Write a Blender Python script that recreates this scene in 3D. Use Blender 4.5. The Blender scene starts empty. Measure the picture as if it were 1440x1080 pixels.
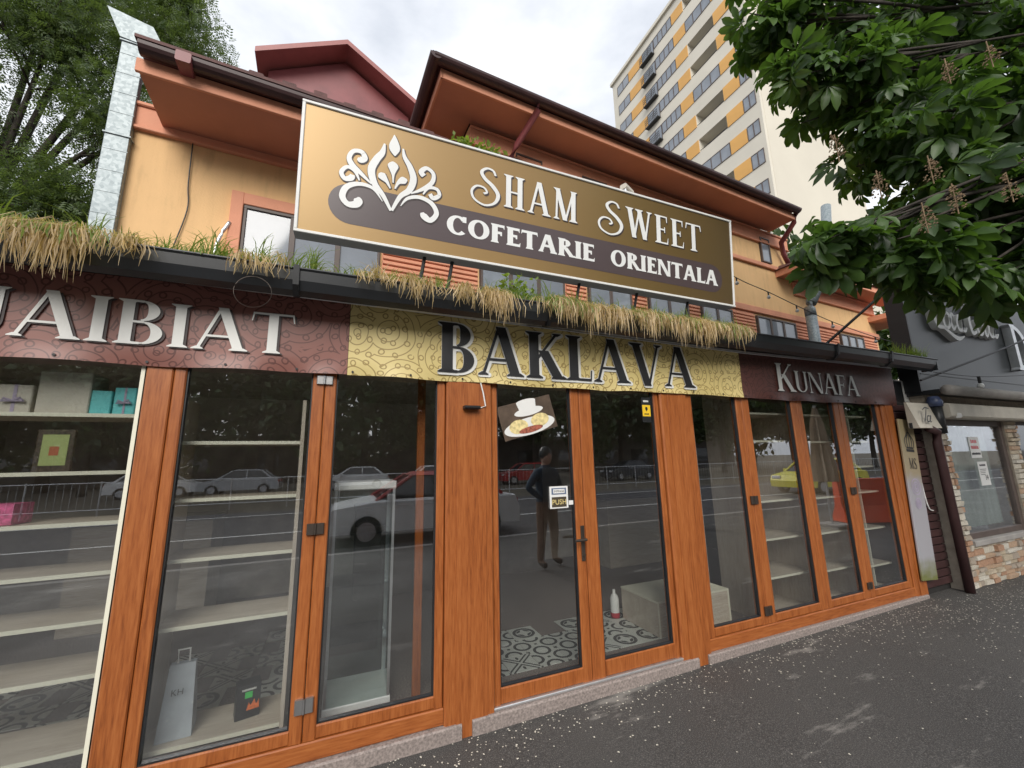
import bpy, math, random
import numpy as np
from mathutils import Vector, Matrix
R = math.radians
rng = random.Random(7)
scene = bpy.context.scene
col = scene.collection

# ------------------------------------------------------------------ camera
YAW, PITCH, ROLL = R(22.76), R(10.645), R(-1.24)
fw = Vector((math.sin(YAW)*math.cos(PITCH), math.cos(YAW)*math.cos(PITCH), math.sin(PITCH)))
rt = Vector((math.cos(YAW), -math.sin(YAW), 0)); up = rt.cross(fw)
c_, s_ = math.cos(ROLL), math.sin(ROLL)
rt, up = c_*rt + s_*up, -s_*rt + c_*up
cam = bpy.data.objects.new('camera', bpy.data.cameras.new('camera'))
col.objects.link(cam)
cam.matrix_world = Matrix(((rt.x, up.x, -fw.x, 0), (rt.y, up.y, -fw.y, -2.676), (rt.z, up.z, -fw.z, 1.6), (0, 0, 0, 1)))
cam.data.sensor_width = 36; cam.data.lens = 14.225
cam.data.clip_start = .05; cam.data.clip_end = 2000
scene.camera = cam

# ------------------------------------------------------------------ world, sun, exposure
SUN_EL, SUN_AZ = R(34), R(200)           # veiled sun behind the camera, a little to its left (azimuth from +Y, clockwise)
w = bpy.data.worlds.new('World'); scene.world = w; w.use_nodes = True
nt = w.node_tree; nt.nodes.clear()
out = nt.nodes.new('ShaderNodeOutputWorld'); bg = nt.nodes.new('ShaderNodeBackground')
sky = nt.nodes.new('ShaderNodeTexSky'); sky.sky_type = 'NISHITA'; sky.sun_disc = False
sky.sun_elevation = SUN_EL; sky.sun_rotation = SUN_AZ; sky.dust_density = 4; sky.air_density = 1.2
tc = nt.nodes.new('ShaderNodeTexCoord'); mp = nt.nodes.new('ShaderNodeMapping'); mp.inputs['Scale'].default_value = (1, 1, 2.2)
nz = nt.nodes.new('ShaderNodeTexNoise'); nz.inputs['Scale'].default_value = 2.3; nz.inputs['Detail'].default_value = 6; nz.inputs['Roughness'].default_value = .55
rp = nt.nodes.new('ShaderNodeValToRGB')
rp.color_ramp.elements[0].position = .36; rp.color_ramp.elements[0].color = (3.7, 3.95, 4.4, 1)
rp.color_ramp.elements[1].position = .66; rp.color_ramp.elements[1].color = (6.6, 6.7, 6.9, 1)
mx = nt.nodes.new('ShaderNodeMix'); mx.data_type = 'RGBA'; mx.inputs[0].default_value = .92
nt.links.new(tc.outputs['Generated'], mp.inputs[0]); nt.links.new(mp.outputs[0], nz.inputs['Vector'])
nt.links.new(nz.outputs[0], rp.inputs[0]); nt.links.new(sky.outputs[0], mx.inputs[6]); nt.links.new(rp.outputs[0], mx.inputs[7])
nt.links.new(mx.outputs[2], bg.inputs[0]); bg.inputs[1].default_value = .1
nt.links.new(bg.outputs[0], out.inputs[0])
sl = bpy.data.lights.new('sun', 'SUN'); sl.energy = 1.5; sl.angle = R(35); sl.color = (1, .96, .9)
so = bpy.data.objects.new('sun', sl); col.objects.link(so)
so.rotation_euler = Vector((-math.sin(SUN_AZ)*math.cos(SUN_EL), -math.cos(SUN_AZ)*math.cos(SUN_EL), -math.sin(SUN_EL))).to_track_quat('-Z', 'Y').to_euler()
vs = scene.view_settings
vs.view_transform = 'Standard'; vs.look = 'None'; vs.gamma = 1; vs.use_curve_mapping = False; vs.exposure = .98

# ------------------------------------------------------------------ helpers
class MB:
    def __init__(s): s.v = []; s.f = []
    def add(s, vs, fs):
        o = len(s.v); s.v += [tuple(p) for p in vs]; s.f += [tuple(i+o for i in f) for f in fs]; return s
    def box(s, x0, x1, y0, y1, z0, z1):
        return s.add([(x0,y0,z0),(x1,y0,z0),(x1,y1,z0),(x0,y1,z0),(x0,y0,z1),(x1,y0,z1),(x1,y1,z1),(x0,y1,z1)],
                     [(0,3,2,1),(4,5,6,7),(0,1,5,4),(1,2,6,5),(2,3,7,6),(3,0,4,7)])
    def bevbox(s, x0, x1, y0, y1, z0, z1, b=.006):
        # box whose four edges along the longest axis are chamfered
        L = (x1-x0, y1-y0, z1-z0); a = L.index(max(L))
        lo = [x0,y0,z0]; hi = [x1,y1,z1]; o = [i for i in range(3) if i != a]
        p, q = o
        ring = [(lo[p]+b,lo[q]),(hi[p]-b,lo[q]),(hi[p],lo[q]+b),(hi[p],hi[q]-b),(hi[p]-b,hi[q]),(lo[p]+b,hi[q]),(lo[p],hi[q]-b),(lo[p],lo[q]+b)]
        vs = []
        for e in (lo[a], hi[a]):
            for (u, w_) in ring:
                c = [0,0,0]; c[a] = e; c[p] = u; c[q] = w_; vs.append(c)
        return s.add(vs, [tuple(range(7,-1,-1)), tuple(range(8,16))] + [(i,(i+1)%8,8+(i+1)%8,8+i) for i in range(8)])
    def prism(s, poly, axis, a0, a1):
        # polygon in the two other axes (order kept), extruded along axis
        n = len(poly); vs = []
        for a in (a0, a1):
            for (u, v) in poly:
                vs.append((a,u,v) if axis == 0 else (u,a,v) if axis == 1 else (u,v,a))
        return s.add(vs, [tuple(range(n-1,-1,-1)), tuple(range(n,2*n))] + [(i,(i+1)%n,n+(i+1)%n,n+i) for i in range(n)])
    def tube(s, pts, r, n=8, r1=None, cap=True):
        pts = [Vector(p) for p in pts]; m = len(pts); vs = []
        for i, p in enumerate(pts):
            d = (pts[min(i+1,m-1)]-pts[max(i-1,0)]).normalized()
            a = d.orthogonal() if abs(d.z) > .95 else d.cross(Vector((0,0,1)))
            a.normalize(); b = d.cross(a)
            rr = r[i] if isinstance(r, (list, tuple)) else (r if r1 is None else r+(r1-r)*i/max(1,m-1))
            for k in range(n):
                t = 2*math.pi*k/n; vs.append(p + a*math.cos(t)*rr + b*math.sin(t)*rr)
        fs = [(i*n+k, i*n+(k+1)%n, (i+1)*n+(k+1)%n, (i+1)*n+k) for i in range(m-1) for k in range(n)]
        if cap: fs += [tuple(range(n-1,-1,-1)), tuple(range((m-1)*n, m*n))]
        return s.add(vs, fs)
    def lathe(s, prof, n=16, c=(0,0,0)):
        vs = []; m = len(prof)
        for (r, z) in prof:
            for k in range(n):
                t = 2*math.pi*k/n; vs.append((c[0]+r*math.cos(t), c[1]+r*math.sin(t), c[2]+z))
        return s.add(vs, [(i*n+k, i*n+(k+1)%n, (i+1)*n+(k+1)%n, (i+1)*n+k) for i in range(m-1) for k in range(n)])
    def mesh(s, name, m, smooth=False):
        me = bpy.data.meshes.new(name); me.from_pydata([tuple(p) for p in s.v], [], s.f)
        if m: me.materials.append(m)
        if smooth: me.polygons.foreach_set('use_smooth', [True]*len(me.polygons))
        me.update(); return me
    def build(s, name, m, parent=None, smooth=False):
        return ob(name, s.mesh(name, m, smooth), parent)

def ob(name, me, parent=None, loc=None, rot=None):
    o = bpy.data.objects.new(name, me); col.objects.link(o)
    if parent: o.parent = parent
    if loc: o.location = loc
    if rot: o.rotation_euler = rot
    return o
def tag(o, label=None, cat=None, group=None, kind=None):
    if label: o['label'] = label
    if cat: o['category'] = cat
    if group: o['group'] = group
    if kind: o['kind'] = kind
    return o
def thing(name, label, cat, loc=(0,0,0), rz=0, group=None):
    return tag(ob(name, None, None, loc, (0,0,rz)), label, cat, group)
def copy_tree(o, parent=None):
    c = o.copy(); col.objects.link(c)
    if parent: c.parent = parent
    for ch in list(o.children): copy_tree(ch, c)
    return c
def catmull(P, n=8):
    P = [np.array(p, float) for p in P]; o = []
    for i in range(len(P)-1):
        a, b, c, d = P[max(i-1,0)], P[i], P[i+1], P[min(i+2,len(P)-1)]
        for k in range(n):
            t = k/n; o.append(.5*(2*b+(c-a)*t+(2*a-5*b+4*c-d)*t*t+(3*b-a-3*c+d)*t**3))
    o.append(P[-1]); return o
GZ = lambda x: .0095*min(max(x-.7, 0), 5.5)

# ------------------------------------------------------------------ materials
def new_mat(name):
    m = bpy.data.materials.new(name); m.use_nodes = True; t = m.node_tree
    return m, t, t.nodes['Principled BSDF']
def N(t, typ, **k):
    n = t.nodes.new(typ)
    for a, v in k.items():
        if a in ('op', 'operation'): n.operation = v
        elif hasattr(n, a) and a not in n.inputs: setattr(n, a, v)
        else: n.inputs[a.replace('_', ' ')].default_value = v
    return n
def math_(t, op, a, b=None):
    n = t.nodes.new('ShaderNodeMath'); n.operation = op
    for i, x in enumerate((a, b)):
        if x is None: continue
        if isinstance(x, (int, float)): n.inputs[i].default_value = x
        else: t.links.new(x, n.inputs[i])
    return n.outputs[0]
def mixc(t, fac, a, b):
    n = t.nodes.new('ShaderNodeMix'); n.data_type = 'RGBA'
    for i, x in ((0, fac), (6, a), (7, b)):
        if isinstance(x, (int, float)): n.inputs[i].default_value = x
        elif isinstance(x, tuple): n.inputs[i].default_value = (*x[:3], 1)
        else: t.links.new(x, n.inputs[i])
    return n.outputs[2]
def coords(t, scale=(1,1,1), kind='Object', rot=(0,0,0)):
    tcn = t.nodes.new('ShaderNodeTexCoord'); m = t.nodes.new('ShaderNodeMapping')
    m.inputs['Scale'].default_value = scale; m.inputs['Rotation'].default_value = rot
    t.links.new(tcn.outputs[kind], m.inputs[0]); return m.outputs[0]
def noise(t, vec, scale, detail=4, rough=.55):
    n = t.nodes.new('ShaderNodeTexNoise'); n.inputs['Scale'].default_value = scale
    n.inputs['Detail'].default_value = detail; n.inputs['Roughness'].default_value = rough
    t.links.new(vec, n.inputs['Vector']); return n.outputs[0]
def ramp(t, fac, stops):
    r = t.nodes.new('ShaderNodeValToRGB'); e = r.color_ramp.elements
    while len(e) < len(stops): e.new(.5)
    for i, (p, c) in enumerate(stops): e[i].position = p; e[i].color = (*c[:3], 1) if isinstance(c, tuple) else (c, c, c, 1)
    t.links.new(fac, r.inputs[0]); return r.outputs[0]
def bump(t, b, h, strength=.3, dist=.01):
    n = t.nodes.new('ShaderNodeBump'); n.inputs['Strength'].default_value = strength; n.inputs['Distance'].default_value = dist
    t.links.new(h, n.inputs['Height']); t.links.new(n.outputs[0], b.inputs['Normal'])
def mat(name, c, rough=.6, var=.12, scale=6, bmp=0., metal=0., bscale=60, spec=.5, stretch=(1,1,1)):
    m, t, b = new_mat(name); v = coords(t, stretch)
    lo = tuple(x*(1-var) for x in c); hi = tuple(min(1, x*(1+var)) for x in c)
    b_c = ramp(t, noise(t, v, scale, 5), [(.3, lo), (.7, hi)])
    t.links.new(b_c, b.inputs['Base Color']); b.inputs['Roughness'].default_value = rough; b.inputs['Metallic'].default_value = metal
    b.inputs['Specular IOR Level'].default_value = spec
    if bmp: bump(t, b, noise(t, v, bscale, 4), bmp)
    return m
def wood_mat(name, stretch, lo=(.20,.053,.012), mid=(.325,.094,.022), hi=(.42,.14,.038)):
    m, t, b = new_mat(name); v = coords(t, stretch)
    n1 = noise(t, v, 5, 7, .62); n2 = noise(t, coords(t, tuple(x*.25 for x in stretch)), 3, 3)
    k = math_(t, 'ADD', math_(t, 'MULTIPLY', n1, .7), math_(t, 'MULTIPLY', n2, .35))
    t.links.new(ramp(t, k, [(.36, lo), (.5, mid), (.68, hi)]), b.inputs['Base Color'])
    b.inputs['Roughness'].default_value = .38; bump(t, b, n1, .08, .004); return m
M = {}
M['wood'] = wood_mat('wood_upright', (22, 22, 1.6)); M['wood_h'] = wood_mat('wood_rail', (1.6, 22, 22))
M['pale_wood'] = wood_mat('pale_laminate', (1.5, 20, 20), (.44,.38,.30), (.56,.49,.40), (.66,.59,.49))
M['pale_wood_v'] = wood_mat('pale_laminate_upright', (20, 20, 1.5), (.42,.36,.29), (.54,.47,.39), (.62,.55,.46))
M['edge'] = mat('cream_edge_band', (.78,.76,.62), .45, .04)
M['white'] = mat('white_paint', (.78,.78,.76), .45, .05)
M['black'] = mat('black_metal', (.018,.019,.021), .4, .2)
M['gutter'] = mat('black_gutter_plastic', (.022,.024,.027), .32, .2, 3)
M['dark'] = mat('dark_void_paint', (.02,.018,.017), .8, .2)
M['alu'] = mat('brushed_aluminium', (.68,.69,.70), .35, .08, 20, metal=.8)
M['steel'] = mat('steel_hinge', (.45,.45,.45), .35, .15, metal=.9)
M['bronze'] = mat('bronze_hinge', (.07,.055,.045), .4, .1, metal=.5)
M['carpet'] = mat('brown_grit_floor', (.22,.185,.165), .8, .45, 90, .3)
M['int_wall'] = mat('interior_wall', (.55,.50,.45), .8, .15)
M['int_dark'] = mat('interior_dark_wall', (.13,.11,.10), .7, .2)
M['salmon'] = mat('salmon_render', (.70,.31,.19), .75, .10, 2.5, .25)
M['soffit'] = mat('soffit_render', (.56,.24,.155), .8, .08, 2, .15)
M['maroon'] = mat('maroon_sheet_metal', (.24,.065,.068), .45, .15, 3)
M['dkbrown'] = mat('dark_brown_gutter', (.055,.026,.026), .4, .25, 4)
M['tile_roof'] = mat('dark_red_roof_tiles', (.11,.045,.04), .7, .3, 9, .4)
M['frame_brown'] = mat('brown_window_frame', (.10,.075,.065), .5, .15)
M['pane_far'] = mat('far_window_glass', (.21,.235,.27), .06, .18, 1.3, spec=.8)
M['tower'] = mat('tower_render', (.66,.62,.53), .85, .07, .25, .1)
M['tower_side'] = mat('tower_side_render', (.62,.58,.49), .85, .08, .12, .1)
M['orange'] = mat('orange_panel', (.68,.37,.10), .6, .08, .6)
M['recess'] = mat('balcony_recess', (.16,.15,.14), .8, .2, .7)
M['stone_joint'] = mat('mortar', (.36,.31,.25), .9, .2, 12, .4)
M['petal'] = mat('petal', (.72,.68,.58), .7, .12)
M['cable'] = mat('cable_rubber', (.015,.015,.015), .5, .2)
M['bulb'] = mat('bulb_glass', (.6,.6,.58), .15, .1)
M['beige'] = mat('beige_awning', (.56,.52,.44), .7, .2, 3, .2)
M['neigh'] = mat('charcoal_panel', (.055,.062,.068), .38, .18, .8)
M['bag'] = mat('silver_bag_paper', (.42,.46,.50), .45, .15, 8)
M['turq'] = mat('turquoise_paper', (.16,.62,.64), .6, .08)
M['kraft'] = mat('cream_paper', (.58,.54,.46), .6, .08)
M['lilac'] = mat('lilac_ribbon', (.42,.36,.48), .5, .08)
M['cloth'] = mat('parasol_canvas', (.45,.36,.27), .9, .15, 8, .2)
M['redplastic'] = mat('orange_red_plastic', (.75,.10,.04), .5, .1)
M['concrete'] = mat('concrete', (.34,.32,.30), .85, .15, 5, .3)
M['granite'] = mat('granite_plinth', (.27,.225,.205), .7, .4, 70, .2)
M['rubber'] = mat('tyre', (.02,.02,.02), .8, .2); M['rim'] = mat('wheel_rim', (.5,.5,.52), .35, .1, metal=.8)
M['carglass'] = mat('car_glass', (.02,.025,.03), .05, .1, spec=.8)
M['tail'] = mat('red_lamp', (.5,.02,.02), .2, .1); M['head'] = mat('clear_lamp', (.7,.7,.72), .1, .1)

# plaster of the house: ochre with weather stains
def plaster(name, base):
    m, t, b = new_mat(name); v = coords(t); n1 = noise(t, v, 1.1, 6, .65); n2 = noise(t, coords(t, (7, 7, .9)), 1.6, 5)
    k = math_(t, 'ADD', math_(t, 'MULTIPLY', n1, .6), math_(t, 'MULTIPLY', n2, .4))
    t.links.new(ramp(t, k, [(.30, tuple(x*.70 for x in base)), (.48, base), (.7, tuple(min(1, x*1.1) for x in base))]), b.inputs['Base Color'])
    b.inputs['Roughness'].default_value = .85; bump(t, b, noise(t, v, 55, 4), .25); return m
M['ochre'] = plaster('ochre_plaster', (.78,.50,.245))
# asphalt
m, t, b = new_mat('asphalt_pavement'); v = coords(t)
g = noise(t, v, 160, 3, .7); g2 = noise(t, v, .9, 6, .6); g3 = noise(t, coords(t, (.6, 2.2, 1)), 1.3, 7, .68)
c1 = ramp(t, g, [(.34, (.022,.021,.021)), (.52, (.063,.060,.057)), (.72, (.23,.215,.20))])
c2 = mixc(t, ramp(t, g2, [(.38, .0), (.75, .4)]), c1, (.085,.08,.074))
dust = ramp(t, g3, [(.60, 0.), (.67, .55)])
t.links.new(mixc(t, dust, c2, (.36,.34,.31)), b.inputs['Base Color'])
t.links.new(ramp(t, g2, [(.3, .55), (.7, .85)]), b.inputs['Roughness']); bump(t, b, g, .5, .006); M['asphalt'] = m
M['road'] = mat('road_asphalt', (.06,.057,.06), .8, .25, 30, .3); M['paint_line'] = mat('road_paint', (.6,.6,.58), .7, .15)
M['verge'] = mat('dusty_verge', (.11,.095,.07), .95, .3, 2, .5)
# thin glass: sees through and mirrors the street
def glass_mat(name, tint, f0):
    m = bpy.data.materials.new(name); m.use_nodes = True; t = m.node_tree; t.nodes.clear()
    o = t.nodes.new('ShaderNodeOutputMaterial'); mixs = t.nodes.new('ShaderNodeMixShader'); tr = t.nodes.new('ShaderNodeBsdfTransparent')
    gl = t.nodes.new('ShaderNodeBsdfGlossy'); lw = t.nodes.new('ShaderNodeLayerWeight'); lw.inputs[0].default_value = .5
    k = math_(t, 'MULTIPLY', math_(t, 'POWER', lw.outputs['Facing'], 4.), 1-f0); fac = math_(t, 'ADD', k, f0)
    tr.inputs[0].default_value = (*tint, 1); gl.inputs['Roughness'].default_value = .0; gl.inputs[0].default_value = (.95,.97,1,1)
    t.links.new(fac, mixs.inputs[0]); t.links.new(tr.outputs[0], mixs.inputs[1]); t.links.new(gl.outputs[0], mixs.inputs[2])
    t.links.new(mixs.outputs[0], o.inputs[0]); return m
M['glass'] = glass_mat('shop_glass', (.95,.96,.955), .165)
M['glass_case'] = glass_mat('display_case_glass', (.93,.97,.96), .05)
# printed vinyl banners: contour ornament
def banner_mat(name, base, base2, line, inv=False):
    m, t, b = new_mat(name); tcn = t.nodes.new('ShaderNodeTexCoord'); sp = t.nodes.new('ShaderNodeSeparateXYZ'); cb = t.nodes.new('ShaderNodeCombineXYZ')
    t.links.new(tcn.outputs['Object'], sp.inputs[0]); t.links.new(sp.outputs[0], cb.inputs[0]); t.links.new(sp.outputs[2], cb.inputs[1])
    wn = t.nodes.new('ShaderNodeTexNoise'); wn.inputs['Scale'].default_value = 3.5; wn.inputs['Detail'].default_value = 1; t.links.new(cb.outputs[0], wn.inputs['Vector'])
    ad = t.nodes.new('ShaderNodeVectorMath'); ad.operation = 'MULTIPLY_ADD'; t.links.new(wn.outputs[1], ad.inputs[0]); ad.inputs[1].default_value = (.07,.07,0); t.links.new(cb.outputs[0], ad.inputs[2])
    def vor(scale, rnd=.8):
        n = t.nodes.new('ShaderNodeTexVoronoi'); n.voronoi_dimensions = '2D'; n.inputs['Scale'].default_value = scale; n.inputs['Randomness'].default_value = rnd
        t.links.new(ad.outputs[0], n.inputs['Vector']); return n.outputs['Distance']
    d = vor(3.8); fr = math_(t, 'FRACT', math_(t, 'MULTIPLY', d, 5.5)); l1 = math_(t, 'LESS_THAN', math_(t, 'ABSOLUTE', math_(t, 'SUBTRACT', fr, .5)), .07)
    d2 = vor(13, .4); l2 = math_(t, 'LESS_THAN', math_(t, 'ABSOLUTE', math_(t, 'SUBTRACT', d2, .2)), .05)
    band = math_(t, 'GREATER_THAN', math_(t, 'FRACT', math_(t, 'MULTIPLY', d, 2.75)), .62)
    ln = math_(t, 'MAXIMUM', l1, math_(t, 'MULTIPLY', l2, math_(t, 'LESS_THAN', d, .75)))
    bc = ramp(t, noise(t, tcn.outputs['Object'], 1.4, 3), [(.35, base), (.65, base2)])
    t.links.new(mixc(t, math_(t, 'MULTIPLY', ln, .8), bc, line), b.inputs['Base Color'])
    b.inputs['Roughness'].default_value = .42; return m
M['ban_brown'] = banner_mat('brown_banner_print', (.22,.088,.070), (.27,.115,.092), (.085,.03,.025))
M['ban_yellow'] = banner_mat('yellow_banner_print', (.62,.50,.20), (.74,.61,.28), (.26,.17,.05))
M['ban_dark'] = banner_mat('dark_brown_banner_print', (.095,.036,.030), (.12,.047,.038), (.045,.016,.014))
M['letter_w'] = mat('white_print', (.74,.74,.71), .45, .05, 3); M['letter_k'] = mat('black_print', (.02,.02,.022), .4, .2)
M['letter_sh'] = mat('dark_shadow_print', (.045,.03,.03), .5, .1)
# the roof sign: satin gold film, sky-to-tree reflection painted in as darkening towards its far end
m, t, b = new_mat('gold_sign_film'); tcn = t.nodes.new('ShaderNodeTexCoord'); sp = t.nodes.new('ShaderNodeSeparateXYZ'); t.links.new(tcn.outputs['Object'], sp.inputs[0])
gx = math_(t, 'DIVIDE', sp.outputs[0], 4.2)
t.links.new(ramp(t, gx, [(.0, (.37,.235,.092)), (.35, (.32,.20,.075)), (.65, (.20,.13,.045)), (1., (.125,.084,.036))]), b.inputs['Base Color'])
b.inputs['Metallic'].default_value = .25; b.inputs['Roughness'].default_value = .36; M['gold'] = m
M['plum'] = mat('plum_film', (.085,.062,.064), .3, .08, 1)
M['white_film'] = mat('white_film', (.80,.81,.80), .35, .04, 2)
# galvanised sheet
m, t, b = new_mat('galvanised_sheet'); v = coords(t); vo = t.nodes.new('ShaderNodeTexVoronoi'); vo.inputs['Scale'].default_value = 40; t.links.new(v, vo.inputs['Vector'])
t.links.new(ramp(t, vo.outputs['Color'], [(.2, (.20,.24,.255)), (.8, (.31,.355,.37))]), b.inputs['Base Color']); b.inputs['Metallic'].default_value = .25; b.inputs['Roughness'].default_value = .45; M['galv'] = m
# ornamental floor tiles (printed)
def tile_mat(kind):
    m, t, b = new_mat('ornamental_floor_tile'); tcn = t.nodes.new('ShaderNodeTexCoord'); sp = t.nodes.new('ShaderNodeSeparateXYZ'); t.links.new(tcn.outputs['Object'], sp.inputs[0])
    ax, ay = math_(t, 'ABSOLUTE', sp.outputs[0]), math_(t, 'ABSOLUTE', sp.outputs[1])
    def ln(a, b_): return math_(t, 'SQRT', math_(t, 'ADD', math_(t, 'MULTIPLY', a, a), math_(t, 'MULTIPLY', b_, b_)))
    def near(v, c, w_): return math_(t, 'LESS_THAN', math_(t, 'ABSOLUTE', math_(t, 'SUBTRACT', v, c)), w_)
    if kind == 0: d = ln(math_(t, 'SUBTRACT', ax, .117), ay); e = ln(ax, math_(t, 'SUBTRACT', ay, .117)); k = math_(t, 'MAXIMUM', math_(t, 'MULTIPLY', math_(t, 'GREATER_THAN', d, .105), math_(t, 'GREATER_THAN', e, .105)), math_(t, 'MAXIMUM', near(d, .06, .012), near(e, .06, .012)))
    elif kind == 1: d = math_(t, 'ABSOLUTE', math_(t, 'SUBTRACT', ax, ay)); k = math_(t, 'MAXIMUM', near(d, .022, .010), math_(t, 'LESS_THAN', ln(math_(t, 'SUBTRACT', ax, .075), math_(t, 'MULTIPLY', ay, 2.)), .022))
    else: d = ln(ax, ay); k = math_(t, 'MAXIMUM', near(d, .085, .014), math_(t, 'MULTIPLY', math_(t, 'LESS_THAN', d, .065), math_(t, 'GREATER_THAN', math_(t, 'MULTIPLY', ax, ay), .0007)))
    t.links.new(mixc(t, k, (.60,.62,.57), (.05,.05,.05)), b.inputs['Base Color']); b.inputs['Roughness'].default_value = .45; return m
TM = [tile_mat(i) for i in range(3)]
# leaves
def leaf_mat(name, lo, hi, trans=.35):
    m, t, b = new_mat(name); g = t.nodes.new('ShaderNodeNewGeometry')
    t.links.new(ramp(t, g.outputs['Random Per Island'], [(0., lo), (1., hi)]), b.inputs['Base Color']); b.inputs['Roughness'].default_value = .45
    o = t.nodes['Material Output']; tl = t.nodes.new('ShaderNodeBsdfTranslucent'); tl.inputs[0].default_value = (hi[0]*1.5, hi[1]*1.6, hi[2]*.8, 1)
    ms = t.nodes.new('ShaderNodeMixShader'); ms.inputs[0].default_value = trans
    t.links.new(b.outputs[0], ms.inputs[1]); t.links.new(tl.outputs[0], ms.inputs[2]); t.links.new(ms.outputs[0], o.inputs[0]); return m
M['leaf'] = leaf_mat('chestnut_leaf', (.014,.036,.008), (.08,.15,.034))
M['leaf2'] = leaf_mat('ash_leaf', (.035,.065,.024), (.11,.155,.055))
M['leaf3'] = leaf_mat('street_tree_leaf', (.02,.045,.012), (.06,.10,.025), .2)
M['grass'] = leaf_mat('green_grass', (.10,.17,.03), (.24,.32,.06)); M['straw'] = leaf_mat('dry_grass', (.17,.11,.055), (.66,.51,.30))
M['bark'] = mat('bark', (.045,.037,.03), .9, .35, 12, .5); M['flower'] = mat('spent_blossom', (.20,.135,.075), .8, .3, 30)

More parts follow.
